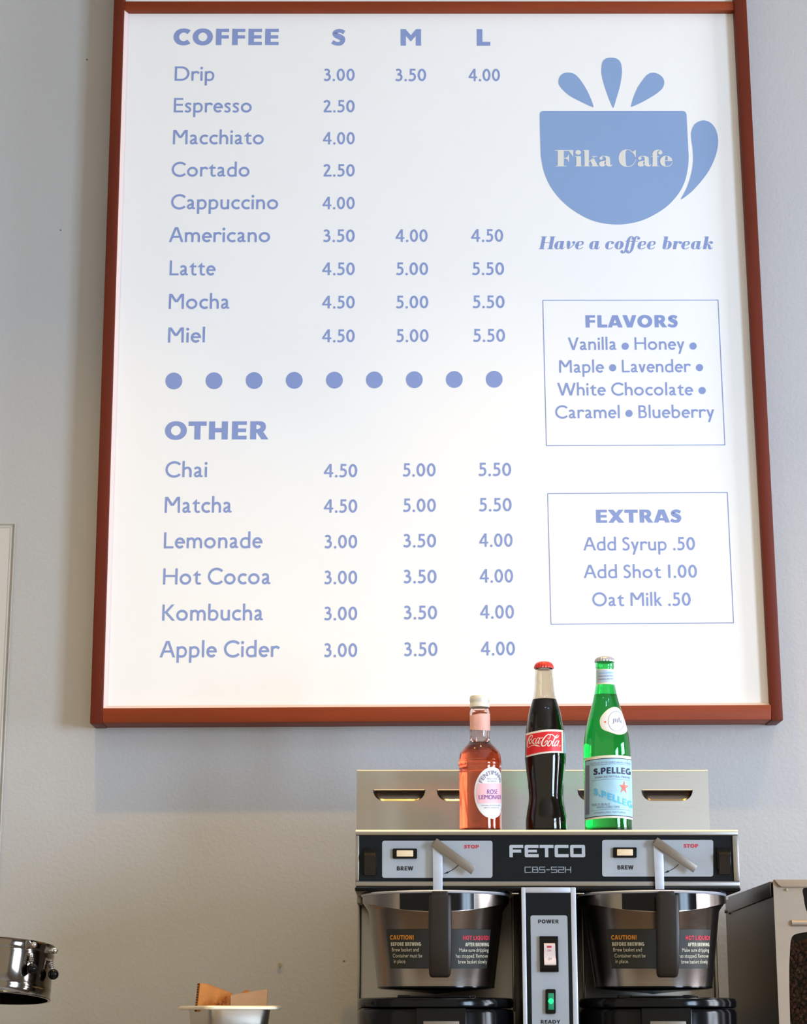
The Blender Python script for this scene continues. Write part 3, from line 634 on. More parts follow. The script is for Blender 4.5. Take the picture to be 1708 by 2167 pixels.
# cup emblem
def art(name, prims, ox, oy, sc, m, shear=0.0, Y=None, base=0, parent=None, S=15, flip=True):
    ink = Ink()
    draw(ink, prims, S, lambda x, y: tuple(at(ox + (x + shear * (base - y)) / sc, oy + y / sc, Y or YL)))
    return ink_obj(name, ink, M[m], parent or board)
cupp = [(180, 575), (1285, 575), (1300, 580), (1311, 600), (1320, 780), (1328, 930)] + cr([(1328, 930), (1322, 1020), (1295, 1135), (1240, 1235), (1150, 1330), (1030, 1405), (920, 1447), (785, 1467), (650, 1456), (540, 1423), (420, 1355), (320, 1270), (240, 1165), (190, 1050), (166, 930)])[1:] + [(160, 760), (157, 600), (163, 582)]
C = [('F', cupp),
     ('G', [(304, 348), (312, 310), (340, 281), (385, 273), (432, 286), (472, 325), (522, 400), (560, 480), (580, 541), (565, 541), (500, 512), (400, 460), (340, 410), (310, 372)]),
     ('G', [(642, 245), (650, 192), (678, 163), (722, 156), (765, 165), (793, 195), (803, 245), (800, 310), (785, 390), (762, 470), (740, 541), (728, 541), (690, 450), (658, 350), (644, 290)]),
     ('G', [(1050, 274), (1097, 288), (1128, 320), (1136, 355), (1122, 395), (1080, 435), (1000, 485), (920, 526), (877, 542), (877, 528), (895, 465), (930, 385), (980, 314), (1012, 284)]),
     ('G', [(1440, 649), (1500, 668), (1543, 725), (1559, 810), (1545, 910), (1500, 1020), (1440, 1110), (1360, 1200), (1300, 1250), (1266, 1269), (1290, 1225), (1318, 1165), (1345, 1080), (1362, 980), (1360, 880), (1348, 790), (1350, 730), (1380, 675)])]
plabel(art('cup_emblem', C, 1100, 80, 3.713, 'cup'), 'blue coffee cup emblem with three splashing drops')
YL2 = YL - .0003
fk = [('F', [(90, 107), (325, 107), (325, 193), (320, 193), (300, 160), (268, 117), (203, 117), (203, 310), (237, 310), (237, 318), (95, 318), (95, 311), (123, 309), (123, 117), (90, 114)]),
      ('F', [(203, 207), (230, 205), (252, 190), (262, 165), (270, 165), (270, 262), (263, 262), (255, 235), (230, 218), (203, 217)]),
      ('D', 389, 137, 37, 30), ('F', [(347, 186), (425, 186), (425, 310), (442, 312), (442, 318), (347, 318), (347, 311), (363, 309), (363, 195), (345, 193)]),
      ('F', [(452, 107), (527, 107), (527, 310), (545, 312), (545, 318), (457, 318), (457, 311), (472, 309), (467, 116), (452, 114)]),
      ('P', [(527, 262), (560, 228), (590, 200), (612, 192)], 8), ('F', [(565, 186), (638, 186), (638, 193), (565, 193)]), ('F', [(545, 245), (592, 214), (640, 305), (655, 311), (655, 318), (558, 318), (558, 311), (575, 308)]),
      ('D', 684, 213, 22, 20), ('P', [(672, 203), (695, 187), (725, 186), (745, 196)], [8, 8, 8, 10]), ('F', [(720, 183), (762, 184), (795, 200), (800, 225), (803, 290), (812, 306), (822, 300), (828, 286), (834, 288), (829, 308), (812, 320), (780, 320), (755, 310), (745, 296), (745, 215), (738, 198)]),
      ('G', [(745, 243), (700, 250), (668, 262), (656, 285), (664, 310), (690, 321), (722, 316), (746, 297), (742, 285), (733, 300), (728, 280), (733, 258), (746, 252)]),
      ]
CF = [('G', [(1028, 98), (970, 108), (928, 145), (911, 212), (928, 278), (975, 316), (1035, 325), (1018, 314), (1006, 290), (1000, 212), (1000, 150), (1006, 118), (1020, 107)]),
      ('P', [(1020, 103), (1055, 108), (1090, 135)], [9, 9, 10]), ('F', [(1133, 98), (1133, 200), (1126, 198), (1112, 165), (1085, 132), (1100, 126), (1118, 113)]),
      ('P', [(1020, 319), (1070, 312), (1105, 285), (1128, 240), (1132, 222)], [9, 9, 8, 7, 6]),
      ]
def shift(pr, dx): 
    out = []
    for p in pr:
        if p[0] in ('F', 'G'): out.append((p[0], [(a + dx, b) for a, b in p[1]]))
        elif p[0] == 'P': out.append(('P', [(a + dx, b) for a, b in p[1]], p[2]))
        elif p[0] == 'D': out.append(('D', p[1] + dx) + tuple(p[2:]))
    return out
FE = [('F', [(1348, 318), (1350, 196), (1328, 195), (1328, 187), (1350, 186), (1345, 150), (1360, 122), (1390, 105), (1425, 101), (1455, 108), (1472, 122), (1452, 122), (1440, 110), (1418, 116), (1408, 140), (1408, 186), (1432, 187), (1432, 195), (1408, 196), (1410, 310), (1438, 312), (1438, 318)]),
      ('D', 1449, 141, 27, 24), ('F', [(1335, 311), (1438, 311), (1438, 318), (1335, 318)]),
      ('G', [(1530, 179), (1490, 187), (1455, 215), (1445, 252), (1460, 295), (1500, 318), (1540, 321), (1520, 310), (1510, 285), (1508, 245), (1512, 205), (1522, 188)]),
      ('F', [(1522, 180), (1565, 188), (1597, 215), (1606, 250), (1510, 250), (1510, 240), (1545, 240), (1545, 205), (1535, 188)]),
      ('P', [(1522, 316), (1565, 312), (1592, 290), (1603, 264)], [9, 10, 8, 6])]
plabel(art('emblem_lettering', fk + CF + shift(fk[8:], 500) + FE, 1160, 300, 6.1, 'logoc', Y=YL2), 'cream serif cafe name across the blue cup')
# slogan, slanted heavy serif, drawn in its own pixels (baseline 163, x-height 75, capital 118)
def it(ch):
    w, t = 27, 4.5
    if ch == 'H': return [('L', 32, 0, 32, 117, 32), ('L', 112, 0, 112, 117, 32), ('L', 32, 59, 112, 59, t), ('L', 4, 2, 60, 2, t), ('L', 84, 2, 140, 2, t), ('L', 4, 115, 60, 115, t), ('L', 84, 115, 140, 115, t)]
    if ch == 'a': return [('A', 26, 36, 17, 35, 80, 280, (w, t)), ('P', [(54, 75), (54, 45), (54, 18), (62, 4), (74, 8), (82, 22)], [w, w, w, 14, 5, 4]), ('P', [(28, 72), (38, 70), (46, 58)], [6, 7, 5]), ('P', [(28, 2), (38, 6), (46, 20)], [4, 5, 5])]
    if ch == 'v': return [('P', [(2, 62), (10, 72), (18, 66), (22, 40), (26, 2)], [4, 8, 22, w, 14]), ('P', [(24, 2), (44, 16), (62, 40), (66, 58)], [6, 6, 8, 6]), ('D', 60, 62, 12)]
    if ch == 'e': return [('A', 30, 36, 18, 35, 70, 290, (w, t)), ('P', [(34, 72), (50, 68), (56, 54), (50, 42), (24, 34)], [5, 12, 16, 8, 4]), ('P', [(34, 1), (50, 6), (64, 20)], [5, 6, 4])]
    if ch == 'c': return [('A', 30, 36, 18, 35, 70, 290, (w, t)), ('P', [(34, 72), (48, 71), (56, 62)], [5, 6, 8]), ('D', 54, 58, 12), ('P', [(34, 1), (50, 6), (64, 20)], [5, 6, 4])]
    if ch == 'o': return [('A', 34, 37, 22, 35, 0, 360, (w, t))]
    if ch == 'f': return [('P', [(78, 105), (64, 118), (50, 110), (42, 84), (40, 40), (38, 0), (30, -26), (14, -37), (2, -28)], [5, 7, 14, 22, 23, 22, 14, 7, 5]), ('D', 76, 100, 12), ('D', 6, -22, 12), ('L', 14, 74, 74, 74, t)]
    if ch == 'b': return [('L', 18, 8, 18, 117, w), ('L', -6, 115, 20, 115, t), ('P', [(28, 60), (38, 72), (50, 73)], [5, 5, 5]), ('A', 42, 37, 18, 35, 90, -90, (w, t)), ('P', [(8, 8), (24, 2), (44, 2)], [6, 6, 5])]
    if ch == 'r': return [('L', 20, 0, 20, 74, w), ('L', 0, 72, 20, 72, t), ('P', [(30, 48), (44, 68), (56, 70)], [5, 7, 7]), ('D', 60, 60, 12)]
    if ch == 'k': return [('L', 20, 0, 20, 117, w), ('L', -4, 115, 20, 115, t), ('P', [(30, 34), (46, 64), (62, 72)], [5, 6, 6]), ('D', 66, 60, 12), ('P', [(34, 42), (50, 36), (58, 12), (70, 2), (84, 16)], [5, 16, 22, 8, 4])]
    return []
prs = Ink(); sl = 0.2
for ch, x in zip('Haveacoffeebreak', (40, 192, 292, 382, 516, 660, 748, 816, 868, 960, 1048, 1188, 1282, 1366, 1458, 1562)):
    def fn(x_, y_, x0=x):
        if not ch == 'H': x_ = x_ * 1.14 - 3
        return tuple(at(1130 + (x0 + x_ + sl * (y_ - 0)) / 4.379, 490 + (163 - y_) / 4.379, YL))
    draw(prs, it(ch), 15, fn)
ink_obj('slogan_lettering', prs, M['ink'], board)
# ------------------------------------------------------------------ counter below the frame
ZC = 0.92
ct = thing('service_counter', 'dark stone topped service counter below the coffee brewer', 'counter', (0, 2.9, 0))
box('counter_base', -1.5, 1.5, 2.6, YW - .01, 0, ZC - .04, M['room'], ct)
box('countertop', -1.52, 1.52, 2.55, YW - .008, ZC - .04, ZC, M['counter'], ct, bev=.004)

# ------------------------------------------------------------------ coffee brewer
Y0 = 2.80
def mp(y, Y=Y0): return mpp(Y, y)
brewer = thing('coffee_brewer', 'stainless steel twin coffee brewer with black control panel on the counter', 'coffee brewer', (at(1157, 1800, Y0).x, 3.0, ZC))
xL, xR = at(752.5, 1815, Y0).x, at(1564, 1815, Y0).x
zT, zB = at(0, 1757, Y0).z, at(0, 1876, Y0).z
housing = box('head_housing', xL, xR, Y0 + .004, 3.27, zB, zT, M['steel'], brewer, bev=.003)
# raised steel border round the black panel
bm = bmesh.new()
pi = (at(760.5, 1768, Y0), at(1553.5, 1865, Y0))
x0, x1, z1, z0 = pi[0].x, pi[1].x, pi[0].z, pi[1].z
add_box(bm, xL, xR, Y0, Y0 + .006, z1, zT, .0012); add_box(bm, xL, xR, Y0, Y0 + .006, zB, z0, .0012)
add_box(bm, xL, x0, Y0, Y0 + .006, z0, z1, .001); add_box(bm, x1, xR, Y0, Y0 + .006, z0, z1, .001)
bm_obj('panel_border', bm, M['steel'], brewer, 35)
cp = box('control_panel', x0, x1, Y0 + .0025, Y0 + .006, z0, z1, M['black'], brewer)
YP = Y0 + .0024
def mtext(name, text, xl, xr_, yb, h, font, S, m, Y, parent, fn=None):
    a = at(xl, yb, Y); b = at(xr_, yb, Y); hh = at(xl, yb - h, Y).z - a.z
    ink = write(text, font, S, lambda u, v: tuple(a + (b - a) * u + Vector((0, 0, hh * v))))
    return ink_obj(name, ink, M[m], parent)
mtext('maker_lettering', 'FETCO', 1078.3, 1238.7, 1814, 26, techno(25), 25, 'letter', YP - .0002, cp)
mtext('type_lettering', 'CBS-52H', 1110.3, 1209, 1847, 13, techno(14), 14, 'letter2', YP - .0002, cp)
for k, (ox, gx0, gy0, gx1, gy1, bx, by, st, lever) in enumerate([
    (0, 808.8, 1779.2, 1042.4, 1857.6, (831, 1795.5, 883, 1817), (840, 874.7, 1842, 8.8), (982.4, 1013.7, 1795.6, 7.6),
     ([(915.6, 1787), (936.4, 1787), (936.7, 1884), (916.6, 1884)], [(924.4, 1774), (1007, 1834), (997.6, 1850), (912.7, 1790)])),
    (1, 1274.5, 1777.3, 1509.5, 1855, (1297.5, 1793, 1348, 1815), (1307, 1341, 1840, 8.8), (1447.5, 1478, 1794, 8),
     ([(1383, 1785), (1403.5, 1785), (1406, 1882), (1387, 1882)], [(1391.8, 1772), (1476.6, 1832.5), (1467.7, 1846), (1381, 1787)]))]):
    lp = pprism('label_plate', rrect(gx0, gy0, gx1, gy1, 5), YP - .0004, .0008, M['grey'], cp)
    mtext('brew_lettering', 'BREW', by[0], by[1], by[2], by[3], HV, 26, 'inkb', YP - .0007, cp)
    mtext('stop_lettering', 'STOP', st[0], st[1], st[2], st[3], HV, 26, 'red', YP - .0007, cp)
    bz = pprism('brew_switch', rrect(bx[0], bx[1], bx[2], bx[3], 3), YP - .004, .004, M['gloss'], brewer, .0006)
    lens = pprism('switch_lens', rrect(bx[0] + 8.5, bx[1] + 4, bx[2] - 8.5, bx[3] - 4.5, 1.2), YP - .0052, .003, M['amber'], bz, .0004)
    plabel(lens, 'lit cream amber lens')
    ink = Ink(); dx = k * 466.6 - 0.2 * k; dy = -2 * k
    ink.path(cr([(969.8 + dx, 1831 + dy), (962, 1838 + dy) if 0 else (962 + dx, 1838 + dy), (953 + dx, 1843.5 + dy), (944 + dx, 1847.5 + dy)]), 1.6)
    ink.poly([(938.5 + dx, 1849.5 + dy), (948 + dx, 1843.5 + dy), (949.5 + dx, 1848 + dy)])
    ink.v = [tuple(at(p[0], p[1], YP - .0007)) for p in ink.v]; ink_obj('turn_arrow', ink, M['inkb'], cp)
    lv = pprism('drip_lever', lever[0], YP - .010, .0025, M['lever2'], brewer, .0005)
    pprism('lever_arm', lever[1], YP - .014, .003, M['lever'], lv, .0005)
    # pivot behind the arm
    c = at((lever[1][0][0] + lever[1][3][0]) / 2 + 4, (lever[1][0][1] + lever[1][3][1]) / 2 + 3, YP - .011)
    bm = bmesh.new(); tube_bm(bm, [c, c + Vector((0, .010, 0))], .0045, 14); bm_obj('lever_pivot', bm, M['lever'], lv, 40)
for x0_, y0_, x1_, y1_ in ((768.5, 1794, 798, 1850), (1517.5, 1792, 1547, 1840)):      # black end rockers
    s = pbox('end_rocker', x0_, y0_, x1_, y1_, YP - .003, YP, M['gloss'], brewer, .0008)
    bm = bmesh.new()
    a = at(x0_ + 3, y0_ + 11, YP - .004); b = at(x1_ - 3, y0_ + 11, YP - .004)
    pr = [(-.003, 0), (-.011, -.004), (-.009, -.010), (-.003, -.030), (.0, -.030), (.0, 0)]
    va = [bm.verts.new((a.x, a.y + p[0] + .003, a.z + p[1])) for p in pr]; vb = [bm.verts.new((b.x, b.y + p[0] + .003, b.z + p[1])) for p in pr]
    bm.faces.new(va); bm.faces.new(vb[::-1])
    for i in range(6): bm.faces.new([va[i], va[(i + 1) % 6], vb[(i + 1) % 6], vb[i]])
    bm_obj('rocker_paddle', bm, M['satin'], s)
bm = bmesh.new(); tube_bm(bm, [(xL, Y0 + .0012, zT - .0012), (xR, Y0 + .0012, zT - .0012)], .0019, 10); plabel(bm_obj('top_edge', bm, M['edge'], brewer, 60), 'upper edge of the head, warm highlight put into its cream colour')  # cream tube paints the lamp-lit top edge
# black plate under the head
bm = bmesh.new()
xa, xb = at(750.5, 1883, Y0 - .004).x, at(1568.5, 1883, Y0 - .004).x
zb0, zb1 = at(0, 1892.5, 2.85).z + .0008, at(0, 1877, Y0 - .004).z
add_box(bm, xa, xb, Y0 - .004, 3.2, zb0, zB - .0003, .003)
bm_obj('base_plate', bm, M['gloss'], brewer, 35)
# back splash with scooped hand holds
YS = 3.06
xs0, xs1 = at(755, 1693, YS).x, at(1500.5, 1693, YS).x
zs1 = at(0, 1630, YS).z
SLOTS = [(789.8, 900), (924.4, 1034), (1222.3, 1332), (1357.6, 1466)]
bs = box('back_splash', xs0, xs1, YS + .0105, YS + .012, zT + .0003, zs1, M['steelv'], brewer)
def slot_outline(a, b, n=10):
    ht = 23.0; pts = [(a, 1672), (b, 1672)]
    for k in range(1, n + 1):
        t = math.pi / 2 * k / n; pts.append((b - ht * (1 - math.cos(t)), 1672 + ht * math.sin(t)))
    for k in range(n, 0, -1):
        t = math.pi / 2 * k / n; pts.append((a + ht * (1 - math.cos(t)), 1672 + ht * math.sin(t)))
    return [at(x, y, YS) for x, y in pts]
loops = [[Vector((xs0, YS, zT + .0003)), Vector((xs1, YS, zT + .0003)), Vector((xs1, YS, zs1)), Vector((xs0, YS, zs1))]] + [slot_outline(a, b) for a, b in SLOTS]
allp = [p for l in loops for p in l]
face = from_py('splash_face', allp, tessellate_polygon(loops), M['splash'], bs)
uv = face.data.uv_layers.new(name='grain')          # brushing direction for the anisotropic sheen
for lp_ in face.data.loops:
    co = face.data.vertices[lp_.vertex_index].co; uv.data[lp_.index].uv = (co.x * 4, co.z * 4)
bm = bmesh.new()
add_box(bm, xs0, xs0 + .001, YS + .0001, YS + .0104, zT + .0003, zs1); add_box(bm, xs1 - .001, xs1, YS + .0001, YS + .0104, zT + .0003, zs1); add_box(bm, xs0 + .001, xs1 - .001, YS + .0001, YS + .0104, zs1 - .001, zs1)
bm_obj('splash_edges', bm, M['steelv'], bs)
bm = bmesh.new(); tube_bm(bm, [(xs0, YS + .0006, zs1 - .0006), (xs1, YS + .0006, zs1 - .0006)], .0011, 8); bm_obj('folded_edge', bm, M['edge'], bs, 60)  # fold carries the same painted cream highlight
for a, b in SLOTS:                     # pressed hand holds: a dark slot over a scoop that slopes out to the sheet
    bm = bmesh.new(); NX, NZ = 36, 8; grid = []; ht = 23.0
    for j in range(NZ + 1):
        row = []
        for i in range(NX + 1):
            x = a + (b - a) * i / NX; e = min(x - a, b - x); ex = math.sqrt(max(0, 1 - max(0, (ht - e) / ht) ** 2))
            v = j / NZ; p = at(x, 1672 + ht * ex * v, YS)
            row.append(bm.verts.new((p.x, YS + .0088 * (1 - v) ** .8 * min(1, ex * 1.15), p.z)))
        grid.append(row)
    for j in range(NZ):
        for i in range(NX): bm.faces.new([grid[j][i], grid[j][i + 1], grid[j + 1][i + 1], grid[j + 1][i]])
    lipv = [bm.verts.new((v.co.x, YS, v.co.z)) for v in grid[0]]
    for i in range(1, NX - 1): bm.faces.new([grid[0][i], grid[0][i + 1], lipv[i + 1], lipv[i]])
    bmesh.ops.remove_doubles(bm, verts=bm.verts[:], dist=1e-6)
    hh = bm_obj('hand_hold', bm, M['steels'], bs, 60)
    bm = bmesh.new(); tube_bm(bm, [at(a + 2, 1671.6, YS - .0002), at(b - 2, 1671.6, YS - .0002)], .0008, 8)
    bm_obj('slot_edge', bm, M['edge'], hh, 60)
# body behind the baskets
YBk = 2.985
xk0, xk1 = at(757, 2000, YBk).x, at(1518, 2000, YBk).x
box('back_panel', xk0, xk1, YBk, 3.24, ZC + .09, zb0 + .0005, M['steelv'], brewer, bev=.002)
box('drip_base', xL + .01, xR - .01, 2.70, 3.27, ZC + .0005, ZC + .09, M['steel'], brewer, bev=.003)
for px in (755.5, 1526):
    pbox('hinge_bracket', px, 1894, px + 11, 1912, 2.93, YBk, M['lever'], brewer, .001)
for x0_, x1_ in ((757, 763), (1084, 1090), (1232, 1238), (1511, 1518)):
    pbox('panel_seam', x0_, 1893, x1_, 2140, YBk - .004, YBk, M['steelv'], brewer, .0008)
# centre column
YC = 2.785
zc1 = at(0, 1877.5, YC).z
def colx(x_top, x_bot): return (at(x_top, 1885, YC).x + at(x_bot, 2165, YC).x) / 2
cx0, cx1 = colx(1102.5, 1108), colx(1218.5, 1225)
col = box('power_column', cx0, cx1, YC + .0015, 2.99, ZC + .09, zc1, M['steelv'], brewer, bev=.002)
bm = bmesh.new(); ix0, ix1 = colx(1111.5, 1117), colx(1207, 1213.7); iz = at(0, 1889.5, YC).z
add_box(bm, cx0, ix0, YC, YC + .003, ZC + .1, zc1, .0008); add_box(bm, ix1, cx1, YC, YC + .003, ZC + .1, zc1, .0008); add_box(bm, ix0, ix1, YC, YC + .003, iz, zc1, .0008)
bm_obj('column_border', bm, M['lever2'], brewer, 35)
fpn = box('column_film', ix0, ix1, YC + .0008, YC + .002, ZC + .1, iz, M['black'], brewer)
gx0, gx1 = colx(1122, 1126), colx(1200, 1205); gz = at(0, 1937, YC).z
bm = bmesh.new(); r = .003
pts = [Vector((gx0, YC + .0004, ZC + .11)), Vector((gx1, YC + .0004, ZC + .11))] + [Vector((gx1 - r + r * math.cos(a), YC + .0004, gz - r + r * math.sin(a))) for a in [k * math.pi / 8 for k in range(5)]] + [Vector((gx0 + r - r * math.sin(a), YC + .0004, gz - r + r * math.cos(a))) for a in [k * math.pi / 8 for k in range(5)]]
poly_prism(bm, pts, Vector((0, .0006, 0))); bm_obj('column_label_plate', bm, M['grey'], fpn)
mtext('power_lettering', 'POWER', 1139, 1183, 1954, 8, HV, 28, 'inkb', YC + .0002, fpn)
mtext('ready_lettering', 'READY', 1144.5, 1186, 2166.3, 7.8, HV, 28, 'inkb', YC + .0002, fpn)
ps = pbox('power_switch', 1142.6, 1981, 1182, 2056.7, YC - .004, YC + .001, M['gloss'], brewer, .0007)
bm = bmesh.new()
outl = []
prof = [(0, 1996, .0), (.0, 1998, -.003), (0, 2012, -.0035), (0, 2022, -.0015), (0, 2030, -.0035), (0, 2038, -.006), (0, 2042, -.0055), (0, 2043.5, 0)]
rings = []
for _, y, d in prof:
    bulge = 1.5 if y > 2024 else 0
    a = at(1151 + (y - 1996) * .012, y, YC - .0045); b = at(1174.5 + (y - 1996) * .012 + bulge, y, YC - .0045)
    rings.append([bm.verts.new((a.x, a.y + d, a.z)), bm.verts.new((b.x, b.y + d, b.z))])
for i in range(len(rings) - 1): bm.faces.new([rings[i][0], rings[i][1], rings[i + 1][1], rings[i + 1][0]])
bm.faces.new([q[0] for q in rings]); bm.faces.new([q[1] for q in rings][::-1])
bm.faces.new([rings[0][0], rings[-1][0], rings[-1][1], rings[0][1]])
rk = bm_obj('rocker', bm, M['white_rocker'], ps, 50); plabel(rk, 'white rocker of the power switch')
pbox('rocker_mark', 1158.5, 2001.5, 1167.5, 2005.5, YC - .0086, YC - .0078, M['red'], ps)
mtext('rocker_lettering', 'ON', 1160, 1166, 2013, 3.5, REG, 14, 'red', YC - .0084, ps)
mtext('rocker_lettering', 'OFF', 1159.5, 1168, 2031.5, 4, REG, 14, 'inkb', YC - .0108, ps)
rd = pprism('ready_light', rrect(1154.6, 2093, 1176.5, 2145.5, 4), YC - .004, .005, M['gloss'], brewer, .0006)
pbox('green_lens', 1160.5, 2101.7, 1172.5, 2136.7, YC - .0052, YC - .003, M['green_lens'], rd, .0004)
bm = bmesh.new(); ball_bm(bm, at(1166, 2118.5, YC - .005), .0042, (.9, .12, 1)); plabel(bm_obj('lit_lamp', bm, M['green_glow'], rd, 60), 'glowing green lamp spot')
for xx in ((1083, 1099), (1219, 1236)):
    pbox('column_screw_tab', xx[0], 1889.5, xx[1], 1892.5, YC + .01, YC + .02, M['chrome'], brewer, .0006)

# ------------------------------------------------------------------ brew baskets
YK = 2.85
def basket(cx, hx, label, side):
    c0 = at(cx, 2000, YK)
    root = thing('brew_basket', label, 'brew basket', (c0.x, YK, at(0, 2100, YK).z), 'brew baskets under the brewer head')
    def Z(y): return at(0, y, YK).z
    def R(hw, y): return hw * mpp(YK, y)
    prof = [(R(8, 2100), Z(2103)), (R(14, 2100), Z(2102)), (R(60, 2098), Z(2098)), (R(118, 2093), Z(2093.5)), (R(123.5, 2090), Z(2089)),
            (R(142, 1930), Z(1930)), (R(147, 1922), Z(1922)), (R(153, 1914), Z(1914)), (R(153.5, 1899), Z(1899)), (R(148, 1897), Z(1897)), (R(120, 1897), Z(1897)), (0, Z(1897))]
    bm = bmesh.new(); lathe_bm(bm, [(r, z) for r, z in prof[4:]], (c0.x, YK, 0), 96); bmesh.ops.remove_doubles(bm, verts=bm.verts[:], dist=1e-6)
    bm_obj('basket_body', bm, M['steels'], root, 50)
    bm = bmesh.new(); lathe_bm(bm, [(0, Z(2104))] + prof[:4] + [(R(124.5, 2092), Z(2091)), (R(124.3, 2090), Z(2088.5)), (R(60, 2090), Z(2088.5)), (0, Z(2088.5))], (c0.x, YK, 0), 96)
    bmesh.ops.remove_doubles(bm, verts=bm.verts[:], dist=1e-6); bm_obj('drip_bottom', bm, M['gloss'], root, 50)
    lathe('rim', [(R(150, 1892), Z(1899.5)), (R(156.5, 1892), Z(1898.5)), (R(158, 1892), Z(1895.5)), (R(156.5, 1892), Z(1893)), (R(150, 1892), Z(1892.5))], (c0.x, YK, 0), M['lever2'], root, n=96)
    # collar dipping towards the handle
    bm = bmesh.new(); NA = 60; top = []; bot = []; tin = []; bin_ = []
    for k in range(NA + 1):
        a = math.radians(-90 - 88 + 176 * k / NA); ca = max(0, math.cos(a + math.pi / 2))
        r1 = R(154.6, 1900)
        zt = Z(1899); zb = Z(1913 + 25 * ca ** 2.2)
        rb = r1
        x, y = math.cos(a), math.sin(a)
        top.append(bm.verts.new((c0.x + r1 * x, YK + r1 * y, zt))); bot.append(bm.verts.new((c0.x + rb * x, YK + rb * y, zb)))
        bin_.append(bm.verts.new((c0.x + (rb - .012) * x, YK + (rb - .012) * y, zb + .002)))
    for k in range(NA):
        bm.faces.new([top[k], top[k + 1], bot[k + 1], bot[k]]); bm.faces.new([bot[k], bot[k + 1], bin_[k + 1], bin_[k]])
    bm_obj('collar', bm, M['steels'], root, 50)
    # black mounting bracket curved round the collar
    bm = bmesh.new(); ring = []
    for k in range(25):
        f = -1 + 2 * k / 24; a = math.radians(-90 + 29 * f); r1 = R(157, 1900)
        x, y = math.cos(a), math.sin(a)
        zt, zb = Z(1899), Z(1931 + 6 * (1 - abs(f)) ** .7)
        ring.append([bm.verts.new((c0.x + q * x, YK + q * y, z)) for q, z in ((r1 - .003, zt), (r1, zt), (r1, zb), (r1 - .003, zb))])
    for k in range(24):
        for i in range(4): bm.faces.new([ring[k][i], ring[k][(i + 1) % 4], ring[k + 1][(i + 1) % 4], ring[k + 1][i]])
    bm.faces.new(ring[0]); bm.faces.new(ring[-1][::-1])
    bm_obj('handle_bracket', bm, M['gloss'], root, 40)
    # handle: loft of rounded rectangles
    YH = YK - R(157, 1900) - .022
    bm = bmesh.new(); rows = []
    for y, hw, dep, off in ((1894.5, 22, .020, 0), (1900, 23.3, .022, .000), (1930, 24, .019, -.004), (1970, 25, .016, -.008), (2010, 24.6, .015, -.008), (2045, 23.8, .014, -.005), (2060, 23.0, .012, -.003), (2066, 21, .010, -.002), (2068.5, 17, .006, 0)):
        p = at(hx, y, YH); h = hw * mpp(YH, y); r = min(dep, h) * .38; row = []
        for sx, sy, a0 in ((1, 1, 0), (-1, 1, 90), (-1, -1, 180), (1, -1, 270)):
            for q in range(5):
                a = math.radians(a0 + 22.5 * q)
                row.append(bm.verts.new((p.x + sx * (h - r) + r * math.cos(a), YH + off + sy * (dep / 2 - r) + r * math.sin(a), p.z)))
        rows.append(row)
    n = len(rows[0])
    for i in range(len(rows) - 1):
        for k in range(n): bm.faces.new([rows[i][k], rows[i][(k + 1) % n], rows[i + 1][(k + 1) % n], rows[i + 1][k]])
    bm.faces.new(rows[0]); bm.faces.new(rows[-1][::-1])
    bmesh.ops.remove_doubles(bm, verts=bm.verts[:], dist=1e-6)
    p = at(hx, 1905, YH)
    add_box(bm, p.x - .011, p.x + .011, YH + .004, YH + .026, Z(1925), Z(1896.5), .002)
    hd = bm_obj('handle', bm, M['satin'], root, 45)
    # caution sticker wrapped round the cone
    e = .0004
    def cone(px, py):
        """picture position on the cone -> surface point"""
        z = Z(py)
        t_ = (py - 1930) / (2089 - 1930); r = R(142, 1930) + (R(123.5, 2090) - R(142, 1930)) * t_ + e
        # foreshortened x -> angle (basket seen from the front, centre line at cx + small shift)
        s = max(-1, min(1, (px - cx) * mpp(YK - r * .8, py) / r))
        a = math.asin(s)
        z2 = z - (r * math.cos(a)) * 0.03
        return (c0.x + r * math.sin(a), YK - r * math.cos(a), z2)
    def quadstick(x0, x1, y0, y1, m, name, rr=6):
        bm = bmesh.new(); NX, NY = 26, 5; g = []
        for j in range(NY + 1):
            y = y0 + (y1 - y0) * j / NY; sh = (y - y0) * .11
            g.append([bm.verts.new(cone(x0 + sh + (x1 - sh * 2.0 - x0) * i / NX, y)) for i in range(NX + 1)])
        for j in range(NY):
            for i in range(NX): bm.faces.new([g[j][i], g[j][i + 1], g[j + 1][i + 1], g[j + 1][i]])
        return bm_obj(name, bm, M[m], root, 60)
    st = quadstick(cx - 107, cx + 116, 1968, 2049, 'sticker', 'caution_sticker')
    e = .0008
    def ctext(text, x0, x1, yb, h, font, S, m):
        ink = write(text, font, S, lambda u, v: cone(x0 + (x1 - x0) * u, yb - h * v))
        ink_obj('caution_lettering', ink, M[m], st)
    L0 = cx - 99
    for text, x0, x1, yb, h, font, S, m in [('CAUTION!', 0, 50.5, 1989, 9, HV, 26, 'orange'), ('BEFORE BREWING', 2, 66, 2002, 7.5, HV, 22, 'cream'), ('Brew basket and', 4, 61, 2013.5, 7.6, REG, 13, 'cream'),
            ('Container must be', 6, 68, 2026, 7.6, REG, 13, 'cream'), ('in place.', 8, 34, 2037.5, 7.6, REG, 13, 'cream')]:
        ctext(text, L0 + x0, L0 + x1, yb, h, font, S, m)
    R0 = cx + 113
